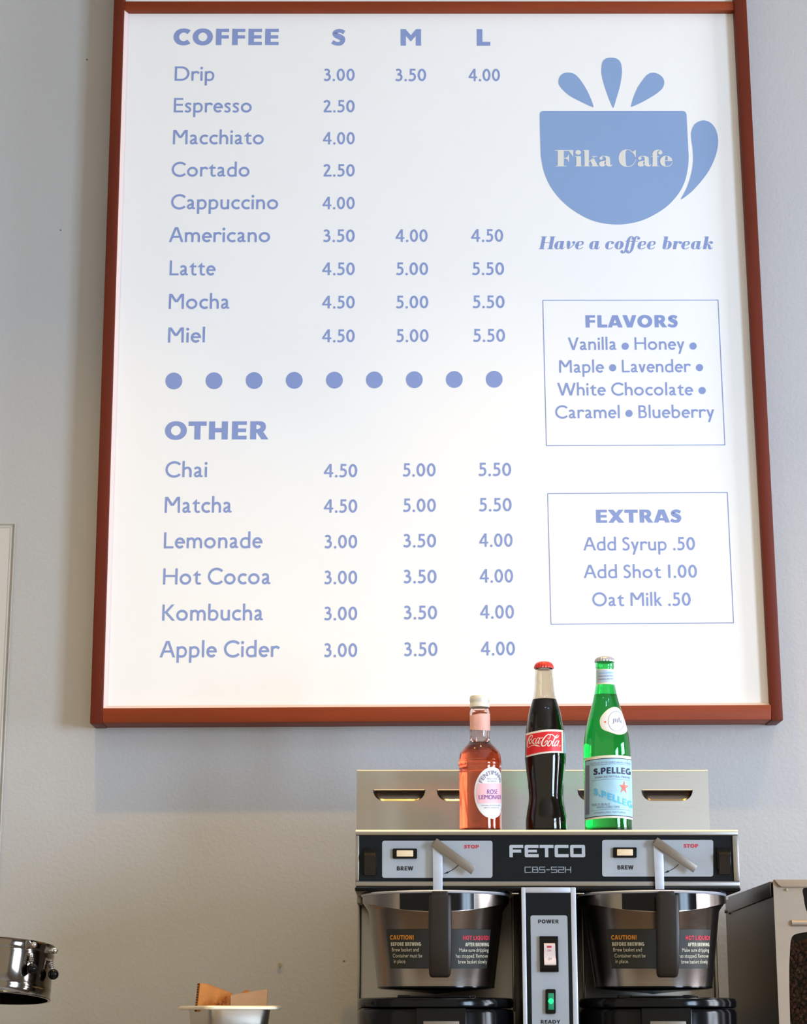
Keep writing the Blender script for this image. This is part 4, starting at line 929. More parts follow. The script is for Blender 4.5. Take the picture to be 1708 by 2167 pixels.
    for text, w_, yb, h, font, S, m, dr in [('HOT LIQUID!', 58, 1990, 9, HV, 26, 'red', 0), ('AFTER BREWING', 52, 2003, 7.5, HV, 22, 'cream', 1), ('Make sure dripping', 64, 2014.5, 7.6, REG, 13, 'cream', 2),
            ('has stopped. Remove', 69, 2026.5, 7.6, REG, 13, 'cream', 4), ('brew basket slowly', 62, 2038.5, 7.6, REG, 13, 'cream', 6)]:
        ctext(text, R0 - dr - w_, R0 - dr, yb, h, font, S, m)
    return root
basket(922.5, 931, 'steel brew basket with caution sticker, left of the power column', 0)
basket(1380.5, 1412, 'steel brew basket with caution sticker, right of the power column', 1)

# ------------------------------------------------------------------ black coffee servers below the baskets
def server(cx, label):
    c0 = at(cx, 2120, YK); Z = lambda y: at(0, y, YK).z; R = lambda hw: hw * mpp(YK, 2130)
    root = thing('coffee_server', label, 'coffee server', (c0.x, YK, ZC + .091), 'coffee servers under the brew baskets')
    z0 = ZC + .0905
    lathe('server_body', [(0, z0), (R(150), z0), (R(164), z0 + .01), (R(166), z0 + .05), (R(165), Z(2144)), (R(162), Z(2136.5)), (R(150), Z(2135)), (0, Z(2135))], (c0.x, YK, 0), M['gloss'], root, n=96, smooth=35)
    lathe('server_lid', [(0, Z(2134.5)), (R(160), Z(2134.5)), (R(165), Z(2131)), (R(166), Z(2122)), (R(163.5), Z(2114.5)), (R(157), Z(2112)), (R(60), Z(2111.5)), (0, Z(2111.5))], (c0.x, YK, 0), M['gloss'], root, n=96, smooth=35)
    yf = YK - R(166) - .006
    pc = cx + (2 if cx < 1000 else 14) + 4
    f = pbox('spout_cover', pc + 6 - 54, 2133.5, pc + 6 + 54, 2420, yf, YK - R(150), M['gloss'], root, .002)
    pbox('cover_plate', pc + 6 - 38, 2161, pc + 6 + 38, 2230, yf - .0012, yf + .001, M['lever'], f, .0005)
    for dx in (-67, 71):
        pbox('lid_tab', cx + dx - 14, 2105.5, cx + dx + 14, 2114, YK - .085, YK - .06, M['gloss'], root, .0015)
    bm = bmesh.new(); add_box(bm, c0.x - .045, c0.x + .045, YK - .09, YK + .03, Z(2112), Z(2108.5), .0015)
    bm_obj('lid_handle', bm, M['gloss'], root, 35)
    return root
server(922, 'black thermal coffee server under the left brew basket')
server(1391, 'black thermal coffee server under the right brew basket')

# ------------------------------------------------------------------ bottles
def zprof(cx, rows, Y, zbase):
    return [(hw * mpp(Y, y), at(cx, y, Y).z) for y, hw in rows]
def bottle_base(px, Y): return Vector((at(px, 1756, Y).x, Y, zT + .0003))
class Cyl:
    """maps picture positions on a bottle's front to its surface"""
    def __init__(s, cxf, prof, c, Y): s.cxf = cxf; s.prof = sorted(prof, key=lambda p: p[1]); s.c = c; s.Y = Y
    def r(s, z):
        P = s.prof
        if z <= P[0][1]: return P[0][0]
        for a, b in zip(P, P[1:]):
            if a[1] <= z <= b[1]:
                t = (z - a[1]) / max(1e-9, b[1] - a[1]); return a[0] + (b[0] - a[0]) * t
        return P[-1][0]
    def __call__(s, px, py, e=.0004):
        z = at(0, py, s.Y).z; elev = (2151 - py) / FPX
        for _ in range(2):
            r = s.r(z) + e
            sx = max(-.995, min(.995, (px - s.cxf(py)) * mpp(s.Y, py) / r)); ca = math.sqrt(1 - sx * sx)
            z = at(0, py, s.Y).z - r * ca * elev
        r = s.r(z) + e
        return (s.c.x + r * sx, s.c.y - r * ca, z)
def wrap_patch(name, cyl, poly, m, parent, e=.0004, grid=(28, 10), shapefn=None, smooth=60):
    """poly: (xl(y), xr(y), y0(x), y1(x)) simple curved-edge patch"""
    xl, xr_, y0, y1 = poly; NX, NY = grid; bm = bmesh.new(); g = []
    for j in range(NY + 1):
        row = []
        for i in range(NX + 1):
            u, v = i / NX, j / NY
            x = xl + (xr_ - xl) * u; y = y0(x) + (y1(x) - y0(x)) * v
            row.append(bm.verts.new(cyl(x, y, e)))
        g.append(row)
    for j in range(NY):
        for i in range(NX): bm.faces.new([g[j][i], g[j][i + 1], g[j + 1][i + 1], g[j + 1][i]])
    return bm_obj(name, bm, M[m], parent, smooth)
def fan_patch(name, cyl, cxp, cyp, pts, m, parent, e):
    bm = bmesh.new(); NR = 8; rings = []
    c = bm.verts.new(cyl(cxp, cyp, e))
    for j in range(1, NR + 1):
        t = j / NR; rings.append([bm.verts.new(cyl(cxp + (x - cxp) * t, cyp + (y - cyp) * t, e)) for x, y in pts])
    n = len(pts)
    for k in range(n):
        bm.faces.new([c, rings[0][k], rings[0][(k + 1) % n]])
        for j in range(NR - 1): bm.faces.new([rings[j][k], rings[j + 1][k], rings[j + 1][(k + 1) % n], rings[j][(k + 1) % n]])
    return bm_obj(name, bm, M[m], parent, 60)
def glass_shell(prof_out, th, zb):
    inner = [(max(.003, r - th), z) for r, z in prof_out[::-1] if z < zb]
    return inner
def smoothprof(p, n=4): return [(max(0, a), b) for a, b in cr(p, False, n)]
def bottle(name, label, cx, Y, rows, gm, th=.0028):
    c = bottle_base(cx, Y); root = thing(name, label, 'bottle', c)
    prof = zprof(cx, rows, Y, c.z)
    prof = [p for p in prof if p[1] > c.z + .012]
    r0 = prof[0][0]
    foot = [(0, c.z + .002), (r0 * .70, c.z + .001), (r0 * .82, c.z), (r0 * .95, c.z + .0015), (r0, c.z + .005)]
    sm = smoothprof([foot[-1]] + prof, 5)
    outer = foot[:-1] + sm
    top = outer[-1]
    inner = [(top[0] - th, top[1])] + [(max(.004, r - th), z) for r, z in reversed(sm) if z < top[1] - .001 and z > c.z + .006] + [(max(.004, r0 - th * 2), c.z + .0058), (0, c.z + .0058)]
    bm = bmesh.new(); lathe_bm(bm, outer + inner, (c.x, c.y, 0), 72, cap=False); bmesh.ops.remove_doubles(bm, verts=bm.verts[:], dist=1e-6)
    g = bm_obj('glass', bm, M[gm], root, 180)
    cyl = Cyl(lambda y: cx, outer, c, Y)
    return root, c, sm, cyl, inner
def liquid(root, c, inner, ztop, m, gap=-.0002):
    ins = sorted([(r, z) for r, z in inner if z <= ztop and r > 0], key=lambda p: p[1])
    rt = ins[-1][0]
    prof = [(0, c.z + .0056)] + [(r + .0002, z) for r, z in ins] + [(rt + .0002, ztop), (rt * .8, ztop - .0006), (0, ztop - .0008)]
    bm = bmesh.new(); lathe_bm(bm, prof, (c.x, c.y, 0), 72, cap=False); bmesh.ops.remove_doubles(bm, verts=bm.verts[:], dist=1e-6)
    return bm_obj('liquid', bm, M[m], root, 180)
def crown_cap(name, c, r, z0, h, m, root, dome=.35):
    bm = bmesh.new(); n = 84; rings = []
    for k_, (f, zz) in enumerate(((1.0, 0), (1.01, h * .22), (.95, h * .55), (.80, h * .82), (.5, h * .97), (0.02, h))):
        ring = []
        for k in range(n):
            a = 2 * math.pi * k / n; wv = 1 + (.045 * math.cos(21 * a) if k_ < 2 else .02 * math.cos(21 * a) if k_ == 2 else 0)
            ring.append(bm.verts.new((c.x + r * f * wv * math.cos(a), c.y + r * f * wv * math.sin(a), z0 + zz)))
        rings.append(ring)
    for i in range(5):
        for k in range(n): bm.faces.new([rings[i][k], rings[i][(k + 1) % n], rings[i + 1][(k + 1) % n], rings[i + 1][k]])
    bm.faces.new(rings[0][::-1]); bm.faces.new(rings[-1])
    return bm_obj(name, bm, M[m], root, 60)
YBt = 2.862
# cola
rows = [(1752, 43.8), (1740, 43.9), (1731, 43.2), (1713, 40), (1700, 37.6), (1689, 36.3), (1677, 36.4), (1662, 37.8), (1650, 39), (1630, 41.3), (1608, 43.5), (1596, 43.3), (1571, 42.6), (1550, 40.6), (1536.5, 38.6), (1506, 33), (1475, 23.6), (1455, 20.8), (1434, 19.6), (1424, 18.6), (1416, 18.2)]
root, c, sm, cyl, inner = bottle('cola_bottle', 'contoured glass cola bottle with red label and red cap, middle of three', 1157, YBt, rows, 'gcola')
cyl.cxf = lambda y: 1157 + (y - 1580) * .02
liquid(root, c, inner, at(0, 1481, YBt).z, 'lcola')
crown_cap('bottle_cap', c, 20 * mpp(YBt, 1405), at(0, 1415, YBt).z, at(0, 1400.5, YBt).z - at(0, 1415, YBt).z, 'capred', root)
ty = lambda x: 0
wt = lambda x: 1546 - 0.0 + .004 * (x - 1157) ** 2 * (1 if x < 1157 else .35)
wrap_patch('label_border', cyl, (1115.5, 1194, lambda x: 1543.3 + .0032 * (x - 1168) ** 2, lambda x: 1592.8 + .0028 * (x - 1175) ** 2), 'cokewhite', root, .0004)
wrap_patch('label', cyl, (1115.8, 1189.5, lambda x: 1547.6 + .0032 * (x - 1168) ** 2, lambda x: 1589.2 + .0028 * (x - 1175) ** 2), 'cokered', root, .0006)
ink = Ink()
cs = [('P', [(322, 385), (290, 375), (230, 420), (170, 560), (140, 700), (135, 790), (165, 835), (230, 810), (320, 760), (400, 745), (480, 765), (600, 805)], [16, 26, 34, 34, 28, 22, 18, 14, 18, 34, 52, 6]),
      ('P', [(325, 385), (310, 450), (280, 500)], [24, 20, 6]),
      ('P', [(275, 500), (235, 540), (212, 620), (215, 690), (245, 690), (285, 620), (295, 540), (275, 500)], [14, 24, 30, 28, 22, 20, 18, 14]), ('P', [(285, 560), (330, 570), (350, 545)], [12, 10, 12]),
      ('P', [(440, 500), (400, 495), (350, 560), (330, 640), (345, 690), (390, 680), (430, 640)], [26, 16, 28, 34, 30, 18, 8]),
      ('P', [(560, 480), (510, 480), (455, 560), (440, 640), (455, 685), (500, 650), (550, 560)], [18, 20, 28, 30, 26, 16, 14]), ('P', [(590, 470), (560, 560), (530, 650), (535, 690), (575, 670), (610, 600)], [34, 32, 32, 28, 14, 8]), ('P', [(595, 480), (650, 480), (700, 460)], [26, 22, 16]),
      ('P', [(910, 430), (880, 500), (920, 520), (970, 440), (970, 360), (900, 345), (800, 420), (700, 560), (655, 690), (680, 780), (760, 770), (840, 690), (870, 590), (840, 570), (790, 620), (770, 680)], [10, 12, 18, 28, 30, 34, 44, 52, 56, 46, 34, 30, 34, 24, 26, 22]),
      ('P', [(970, 345), (1050, 350), (1140, 420), (1200, 470), (1270, 440), (1330, 365)], [26, 34, 40, 44, 36, 8]),
      ('P', [(1020, 580), (960, 580), (900, 670), (885, 750), (915, 785), (975, 740), (1020, 660), (1020, 590)], [24, 26, 38, 44, 38, 24, 24, 22]), ('P', [(1020, 620), (1070, 620), (1100, 600)], [16, 16, 14]),
      ('P', [(1270, 350), (1200, 420), (1120, 560), (1060, 700), (1070, 780), (1130, 740)], [18, 40, 44, 46, 38, 12]),
      ('P', [(1290, 590), (1230, 590), (1160, 680), (1140, 760), (1170, 785), (1230, 720)], [30, 28, 38, 40, 34, 20]), ('P', [(1325, 575), (1280, 670), (1245, 750), (1270, 790)], [36, 40, 42, 22]), ('P', [(1320, 785), (1400, 780)], [18, 18])]
draw(ink, cs, 20, lambda x, y: cyl(1110 + x / 17.98, 1535 + y / 17.98, .0008))
plabel(ink_obj('label_script', ink, M['cokewhite'], root), 'white flowing script on the red label')
wrap_patch('side_label', cyl, (1195, 1200.2, lambda x: 1549 + .3 * (x - 1195), lambda x: 1594), 'lblue', root, .0005, (6, 6))
# green sparkling water
rows = [(1752, 50.6), (1722, 50.4), (1680, 50.2), (1632, 50), (1601, 50), (1578, 49), (1553, 45.6), (1524, 38.8), (1497, 30.8), (1477, 25.5), (1457, 21.6), (1447.5, 20), (1430, 19.2), (1416, 18.6), (1412, 19.6), (1405, 19.6), (1401, 18.5)]
root, c, sm, cyl, inner = bottle('sparkling_water_bottle', 'tall green glass sparkling water bottle with pale blue label, rightmost of three', 1288.5, YBt, rows, 'ggreen')
cyl.cxf = lambda y: 1288.5 + (y - 1580) * .0245
liquid(root, c, inner, at(0, 1471, YBt).z, 'lgreen')
crown_cap('bottle_cap', c, 20.6 * mpp(YBt, 1395), at(0, 1401.5, YBt).z, at(0, 1390, YBt).z - at(0, 1401.5, YBt).z, 'capsil', root)
cc = lambda y: cyl.cxf(y)
def lab(xl, xr_, ya, yb, m, e, name='label', k=.0022, kx=1296): return wrap_patch(name, cyl, (xl, xr_, lambda x: ya + k * (x - kx) ** 2, lambda x: yb + k * 1.0 * (x - kx) ** 2), m, root, e)
lab(1240.8, 1341.5, 1597.6, 1730.5, 'paperc', .0004, 'label_border')
lab(1241.2, 1341.4, 1603.4, 1726.3, 'navy', .0006, 'label_rule')
lb = lab(1241.4, 1341.3, 1605, 1724.6, 'lblue', .0008)
def stext(text, x0, x1, yb, h, font, S, m, e=.0011, rise=0.0, kk=.0022, name='label_lettering', par=None):
    ink = write(text, font, S, lambda u, v: cyl(x0 + (x1 - x0) * u, yb - h * v + rise * u + kk * ((x0 + (x1 - x0) * u) - 1296) ** 2, e))
    return ink_obj(name, ink, M[m], par or root)
stext('BOTTLED AT THE SOURCE SAN PELLEGRINO', 1251, 1337, 1614.5, 3.6, REG, 12, 'greyink')
stext('S.PELLEG', 1256.5, 1337, 1636.8, 13.5, HV, 24, 'navy')
stext('SPARKLING NATURAL MINERAL', 1259, 1336, 1645, 4.4, REG, 14, 'greyink')
for yy in (1616.5, 1648.5, 1712): 
    ink = Ink(); ink.path([(1253 + i * 3.3, yy + .0022 * (1253 + i * 3.3 - 1296) ** 2) for i in range(26)], .7); ink.v = [cyl(a, b, .0011) for a, b in ink.v]; ink_obj('label_rule', ink, M['greyink'], root)
stext('S.PELLEG', 1257, 1341, 1681, 14.5, HV, 22, 'sky', rise=30, kk=0)
ink = Ink(); pts = [(1320.5 + (13 if k % 2 == 0 else 4.6) * math.sin(k * math.pi / 5 + .08) * .86, 1666 - (14.5 if k % 2 == 0 else 5.2) * math.cos(k * math.pi / 5 + .08)) for k in range(10)]
ink.poly(pts); ink.v = [cyl(a, b, .0013) for a, b in ink.v]; plabel(ink_obj('label_star', ink, M['star'], root), 'orange-red star on the label')
stext('NATURALE', 1254, 1290, 1704, 5, REG, 16, 'greyink', kk=.001); stext('SAN PELLEGRINO TERME', 1263, 1311, 1709.5, 4.4, REG, 14, 'greyink', kk=.001); stext('SPARKLING NATURAL', 1258, 1326, 1720, 3.6, REG, 12, 'greyink', kk=.0018)
wrap_patch('side_band', cyl, (1242.3, 1249, lambda x: 1614 + .0022 * (x - 1296) ** 2, lambda x: 1718 + .0022 * (x - 1296) ** 2), 'greyink', root, .0010, (4, 8))
wrap_patch('neck_label', cyl, (cc(1430) - 18.9, cc(1430) + 18.9, lambda x: 1415.3 + .004 * (x - 1284.5) ** 2, lambda x: 1447.3 + .005 * (x - 1284.5) ** 2), 'paperc', root, .0004)
wrap_patch('neck_label_band', cyl, (cc(1430) - 18.9, cc(1430) + 18.9, lambda x: 1417.3 + .004 * (x - 1284.5) ** 2, lambda x: 1443.8 + .005 * (x - 1284.5) ** 2), 'neckblue', root, .0006)
for i, yy in enumerate((1425, 1431.5, 1438)):
    stext(['SAN PELLEGRINO', 'SPARKLING NATURAL', 'MINERAL WATER'][i], 1269, 1301, yy, 2.9, REG, 13, 'greyink' if i else 'sky', kk=.002)
egg = cr([(1301, 1496), (1286, 1502), (1272, 1518), (1270.5, 1533), (1276, 1543.5), (1290, 1549), (1306, 1554), (1320, 1553), (1329.5, 1546), (1328, 1535), (1321, 1513), (1313, 1500)], True, 5)
fan_patch('shoulder_label', cyl, 1301, 1526, egg, 'paperc', root, .0005)
egg2 = [(1301 + (x - 1301) * .90, 1526 + (y - 1526) * .90) for x, y in egg]
fan_patch('shoulder_label_face', cyl, 1301, 1526, egg2, 'paper', root, .0007)
ink = Ink(); ink.path([(1305 + 17.5 * math.cos(a), 1526 + 21 * math.sin(a)) for a in [k * math.pi / 18 for k in range(37)]], .8)
for a, b, w_, h_ in ((1299, 1526, 2, 9), (1303, 1524, 2, 7), (1307, 1525, 2, 8), (1311, 1523, 2, 10), (1315, 1527, 2, 6), (1307, 1531, 22, 1.6), (1306, 1521, 14, 1.2)): ink.poly([(a - w_ / 2, b - h_ / 2), (a + w_ / 2, b - h_ / 2), (a + w_ / 2, b + h_ / 2), (a - w_ / 2, b + h_ / 2)])
ink.v = [cyl(a, b, .0010) for a, b in ink.v]; ink_obj('shoulder_crest', ink, M['greyink'], root)
ink = Ink(); ink.dot(1281, 1527.5, 2); ink.v = [cyl(a, b, .0010) for a, b in ink.v]; ink_obj('shoulder_star', ink, M['star'], root)
# rose lemonade
rows = [(1754, 46), (1747, 46), (1738, 45), (1690, 44.9), (1650, 44.8), (1626, 44.8), (1619, 46), (1612, 45.4), (1606, 44.6), (1593, 41.2), (1581.6, 33.5), (1571.6, 24), (1563, 21.3), (1547, 21.8), (1525, 22), (1510, 21.4), (1503, 19.4), (1499, 18), (1494, 18)]
root, c, sm, cyl, inner = bottle('rose_lemonade_bottle', 'short pink lemonade bottle with oval label and cream screw cap, leftmost of three', 1017.5, YBt, rows, 'gpink')
cyl.cxf = lambda y: 1017.5 + (y - 1600) * .0095
liquid(root, c, inner, at(0, 1573, YBt).z, 'lpink')
k_ = mpp(YBt, 1480); zz = lambda y: at(0, y, YBt).z
lathe('screw_cap',
      [(0, zz(1497.5)), (21.2 * k_, zz(1497.5)), (21.3 * k_, zz(1491)), (20.2 * k_, zz(1489.5)), (20.1 * k_, zz(1486.5)), (20.9 * k_, zz(1484.5)), (20.8 * k_, zz(1476)), (19.3 * k_, zz(1473.4)), (0, zz(1472.8))], (c.x, c.y, 0), M['capcream'], root, n=48, smooth=50)
cxn = cyl.cxf(1525)
wrap_patch('neck_label', cyl, (cxn - 21.2, cxn + 21.6, lambda x: 1509.5 - .22 * (x - cxn) * (1 if x < cxn else -.15), lambda x: 1545 + .05 * (x - cxn)), 'peach', root, .0005)
thc, rr0 = math.radians(33), 44.9
def ov(s, t): # s: arc-length px from the oval's centre, t: px up
    a = thc + s / rr0; a = max(-1.45, min(1.52, a)); return (cyl.cxf(1677) + rr0 * math.sin(a), 1677.5 - t)
def ovpatch(name, a_, b_, m, e, tlim=None, par=None):
    bm = bmesh.new(); NX, NY = 24, 24; g = []
    for j in range(NY + 1):
        t = -b_ + 2 * b_ * j / NY
        if tlim: t = tlim[0] + (tlim[1] - tlim[0]) * j / NY
        w_ = a_ * math.sqrt(max(0, 1 - (t / b_) ** 2))
        g.append([bm.verts.new(cyl(*ov(-w_ + 2 * w_ * i / NX, t), e)) for i in range(NX + 1)])
    for j in range(NY):
        for i in range(NX): bm.faces.new([g[j][i], g[j][i + 1], g[j + 1][i + 1], g[j + 1][i]])
    bmesh.ops.remove_doubles(bm, verts=bm.verts[:], dist=1e-6)
    return bm_obj(name, bm, M[m], root, 60)
plabel(ovpatch('label', 40.6, 55.5, 'paper', .0005), 'oval white label with a pink band')
ovpatch('label_band', 36.5, 50.5, 'pinkband', .0008, (-22, 20))
def ovtext(text, s0, s1, t, h, font, S, m):
    ink = write(text, font, S, lambda u, v: cyl(*ov(s0 + (s1 - s0) * u, t + h * v), .0011)); ink_obj('label_lettering', ink, M[m], root)
ink = Ink(); gl, W = layout('FENTIMANS', REG)
for x0, pr in gl:
    def fn(x, y, x0=x0):
        u = (x0 + x) / W; a = math.radians(158 - 136 * u); rr = 27 + 8.5 * y / 100; return cyl(*ov(rr * math.cos(a) * .95, 13 + rr * math.sin(a) * 1.05 - 3), .0011)
    draw(ink, pr, 17, fn)
ink_obj('label_lettering', ink, M['greyink'], root)
ovtext('ROSE', -13, 14, -2.5, 9.5, REG, 20, 'purple'); ovtext('LEMONADE', -31, 31, -13.5, 9, REG, 20, 'purple')
ovtext('TRADITIONAL', -14, 14, 28, 3, REG, 14, 'greyink'); ovtext('BOTANICALS', -12, 12, 23, 3, REG, 14, 'greyink')
ovtext('NATURAL BOTANICAL DRINK', -26, 26, -28, 2.6, REG, 12, 'greyink'); ovtext('WITH ROSE OIL', -20, 20, -33, 2.6, REG, 12, 'greyink')

# ------------------------------------------------------------------ grinder with bean bin, right edge
YG0, YG1 = 2.85, 3.28
gX0 = at(1641, 1950, YG0).x - .0008; gX1 = gX0 + .21
gzT = at(0, 1862.5, YG0).z
gr = thing('coffee_grinder', 'tall stainless steel coffee grinder with a bean window at the right edge', 'coffee grinder', ((gX0 + gX1) / 2, 3.05, ZC))
bm = bmesh.new()
add_box(bm, gX0, gX0 + .002, YG0 + .002, YG1, ZC, gzT - .004); add_box(bm, gX1 - .002, gX1, YG0 + .002, YG1, ZC, gzT - .004)
add_box(bm, gX0 + .002, gX1 - .002, YG1 - .002, YG1, ZC, gzT - .004); add_box(bm, gX0 + .002, gX1 - .002, YG0 + .05, YG1 - .002, ZC, ZC + .3)
bm_obj('side_shell', bm, M['gsteel'], gr)
# lid: top sheet with a folded side band
bm = bmesh.new()
add_box(bm, gX0 - .002, gX1 + .002, YG0 + .012, YG1 - .04, gzT - .004, gzT - .001, .0008)
v = [Vector((gX0 - .0015, YG0 + .006, gzT - .0025)), Vector((gX0 - .0015, YG1 - .055, gzT - .0025)), Vector((gX0 - .0015, YG1 - .055, gzT - .026)), Vector((gX0 - .0015, YG0 + .008, gzT - .022))]
poly_prism(bm, [v[0], v[1], v[2], v[3]], Vector((-.0012, 0, 0)), .0004)
bm_obj('lid', bm, M['gsteel'], gr, 35)
for yy, zz_ in ((YG1 - .045, gzT - .026), (YG1 - .008, gzT - .022)):
    bm = bmesh.new(); tube_bm(bm, [(gX0 - .0003, yy, zz_), (gX0 - .003, yy, zz_)], .0028, 10); bm_obj('screw', bm, M['gsteel'], gr, 40)
# front sheet with the bean window cut out
fx0, fx1 = gX0, gX1
def G(x, y): return at(x, y, YG0)
outer = [Vector((fx0, YG0, gzT)), Vector((fx1, YG0, gzT)), Vector((fx1, YG0, ZC + .0005)), Vector((fx0, YG0, ZC + .0005))]
win = [G(x, y) for x, y in cr([(1670.3, 2060), (1671.5, 2020), (1674, 1990), (1680, 1979), (1694, 1974.5), (1720, 1971), (1770, 1969), (1812, 1973), (1824, 1982), (1828, 2010), (1830, 2060), (1832, 2230), (1824, 2250), (1690, 2250), (1677, 2235), (1672, 2150)], True, 4)]
dark = [G(x, y) for x, y in cr([(1699, 1882), (1701, 1900), (1704, 1918), (1709, 1931), (1722, 1944), (1745, 1950), (1768, 1944), (1781, 1931), (1786, 1918), (1789, 1900), (1791, 1882), (1780, 1878.6), (1745, 1878.4), (1710, 1878.6)], True, 4)]
allp = outer + win + dark; tris = tessellate_polygon([outer, win, dark])
from_py('front_sheet', allp, tris, M['gfront'], gr)
bm = bmesh.new()
for loop in (win,):
    a = [bm.verts.new(p) for p in loop]; b = [bm.verts.new(p + Vector((0, .006, 0))) for p in loop]
    for i in range(len(a)): bm.faces.new([a[i], a[(i + 1) % len(a)], b[(i + 1) % len(a)], b[i]])
bm_obj('window_edge', bm, M['gfront'], gr, 60)
bm = bmesh.new(); poly_prism(bm, [p + Vector((0, .001, 0)) for p in dark], Vector((0, .006, 0))); plabel(bm_obj('chute_cover', bm, M['gloss'], gr), 'dark glossy rounded cover near the top')
bm = bmesh.new(); add_box(bm, fx0 + .004, fx1 - .004, YG0 + .0062, YG0 + .0085, at(0, 2260, YG0).z, at(0, 1966, YG0).z); bm_obj('bin_pane', bm, M['pane'], gr)
bm = bmesh.new(); add_box(bm, fx0 + .004, fx1 - .004, YG0 + .06, YG0 + .064, at(0, 2262, YG0).z, at(0, 1962, YG0).z); add_box(bm, fx0 + .004, fx1 - .004, YG0 + .009, YG0 + .06, at(0, 2264, YG0).z, at(0, 2261, YG0).z); bm_obj('bin_lining', bm, M['beanback'], gr)
bm = bmesh.new(); z1_ = gzT + .0006; zl = at(0, 1877.5, YG0).z
poly_prism(bm, [Vector((fx0 + .001, YG0 - .004, z1_)), Vector((fx1, YG0 - .004, z1_)), Vector((fx1, YG0 - .006, zl)), Vector((at(1652, 1877, YG0).x, YG0 - .006, zl)), Vector((at(1646, 1873, YG0).x, YG0 - .0055, zl + .003))], Vector((0, .006, 0)), .0006)
bm_obj('front_lip', bm, M['gfront'], gr, 35)
bm = bmesh.new(); tube_bm(bm, [at(1675, 1953.5, YG0 - .001), at(1815, 1953.5, YG0 - .001)], .0042, 12); bm_obj('pull_ridge', bm, M['gfront'], gr, 60)
bm = bmesh.new(); tube_bm(bm, [at(1706, 1881.5 + 1, YG0 - .001) + Vector((-.026, 0, .0)), at(1706, 1882.5, YG0 - .004) + Vector((-.026, 0, 0))], .0018, 10); bm_obj('rivet', bm, M['chrome'], gr, 60)
# beans: uncountable fill
proto = bmesh.new(); bmesh.ops.create_icosphere(proto, subdivisions=1, radius=1)
pv = [v.co.copy() for v in proto.verts]; pf = [[v.index for v in f.verts] for f in proto.faces]; proto.free()
vs, fs = [], []; ztop = at(0, 1996, YG0).z; zbot = at(0, 2255, YG0).z
rnd = random.Random(3)
for i in range(2600):
    x = rnd.uniform(fx0 + .008, fx1 - .008); z = rnd.uniform(zbot, ztop + .004 * math.sin(x * 60)); y = YG0 + .0135 + rnd.uniform(0, .012)
    R3 = Matrix.Rotation(rnd.uniform(0, 6.28), 3, 'X') @ Matrix.Rotation(rnd.uniform(0, 6.28), 3, 'Z') @ Matrix.Rotation(rnd.uniform(0, 6.28), 3, 'Y')
    b = len(vs)
    for q in pv: vs.append(Vector((x, y, z)) + R3 @ Vector((q.x * .0047, q.y * .0035, q.z * .0026)))
    fs += [[b + k for k in f] for f in pf]
o = from_py('coffee_beans', vs, fs, M['bean'], None, 180); tag(o, 'dark roasted coffee beans behind the grinder window', 'coffee beans'); o['kind'] = 'stuff'

# ------------------------------------------------------------------ steel riser out of frame that carries the pan and the drum
zr = at(0, 2128, 2.9).z - .104
rs = thing('riser_shelf', 'steel riser shelf standing on the counter below the steel pan', 'shelf', (-.45, 2.95, ZC))
box('shelf_plate', -.80, -.10, 2.75, 3.15, zr - .02, zr, M['steel'], rs, bev=.002)
for x in (-.78, -.12):
    for y in (2.77, 3.13): box('leg', x - .01, x + .01, y - .01, y + .01, ZC + .0005, zr - .02, M['steel'], rs)

# ------------------------------------------------------------------ small steel pan with cardboard scraps
YPn = 2.93
th = math.radians(18); pc = at(481, 2131, YPn); zrim = pc.z
pan = thing('steel_pan', 'small stainless steel food pan holding cardboard scraps on the riser', 'pan', (pc.x, YPn, zr + .0003))
def rr_pts(w_, d_, r, n=6):
    out = []
    for sx, sy, a0 in ((1, 1, 0), (-1, 1, 90), (-1, -1, 180), (1, -1, 270)):
        for k in range(n + 1):
            a = math.radians(a0 + 90 * k / n); out.append((sx * (w_ / 2 - r) + r * math.cos(a), sy * (d_ / 2 - r) + r * math.sin(a)))
    return out
def panring(w_, d_, r, z, bm):
    return [bm.verts.new((pc.x + x * math.cos(th) - y * math.sin(th), YPn + .03 + x * math.sin(th) + y * math.cos(th), z)) for x, y in rr_pts(w_, d_, r)]
W0, D0 = .088, .150
def panmesh(secs, name, m):
    bm = bmesh.new(); rg = [panring(*s, bm) for s in secs]
    n = len(rg[0])
    for a, b in zip(rg, rg[1:]):
        for k in range(n): bm.faces.new([a[k], a[(k + 1) % n], b[(k + 1) % n], b[k]])
    return bm, rg
t_ = .0012
bm, rg = panmesh([(W0 + .024, D0 + .024, .014, zrim - .0035), (W0 + .026, D0 + .026, .015, zrim - .001), (W0 + .024, D0 + .024, .014, zrim + .0012), (W0 + .004, D0 + .004, .018, zrim + .0014), (W0, D0, .018, zrim - .003), (W0 - .004, D0 - .004, .018, zrim - .022), (W0 - .010, D0 - .010, .018, zrim - .026), (W0 - .02, D0 - .02, .018, zr + .006), (W0 - .03, D0 - .03, .016, zr + .0023)], 'p', 'pan')
bm.faces.new(rg[-1])
bm2 = bm
rg2 = [panring(*s, bm) for s in [(W0 + .024, D0 + .024, .014, zrim - .0035), (W0 + .004, D0 + .004, .018, zrim - .0002), (W0 + .0024, D0 + .0024, .018, zrim - .004), (W0 - .0016, D0 - .0016, .018, zrim - .023), (W0 - .0076, D0 - .0076, .018, zrim - .027), (W0 - .018, D0 - .018, .018, zr + .005), (W0 - .030, D0 - .030, .016, zr + .0005)]]
n = len(rg2[0])
for a, b in zip(rg2, rg2[1:]):
    for k in range(n): bm.faces.new([a[k], a[(k + 1) % n], b[(k + 1) % n], b[k]])
bm.faces.new(rg2[-1]); bm_obj('pan_body', bm, M['pan'], pan, 40)
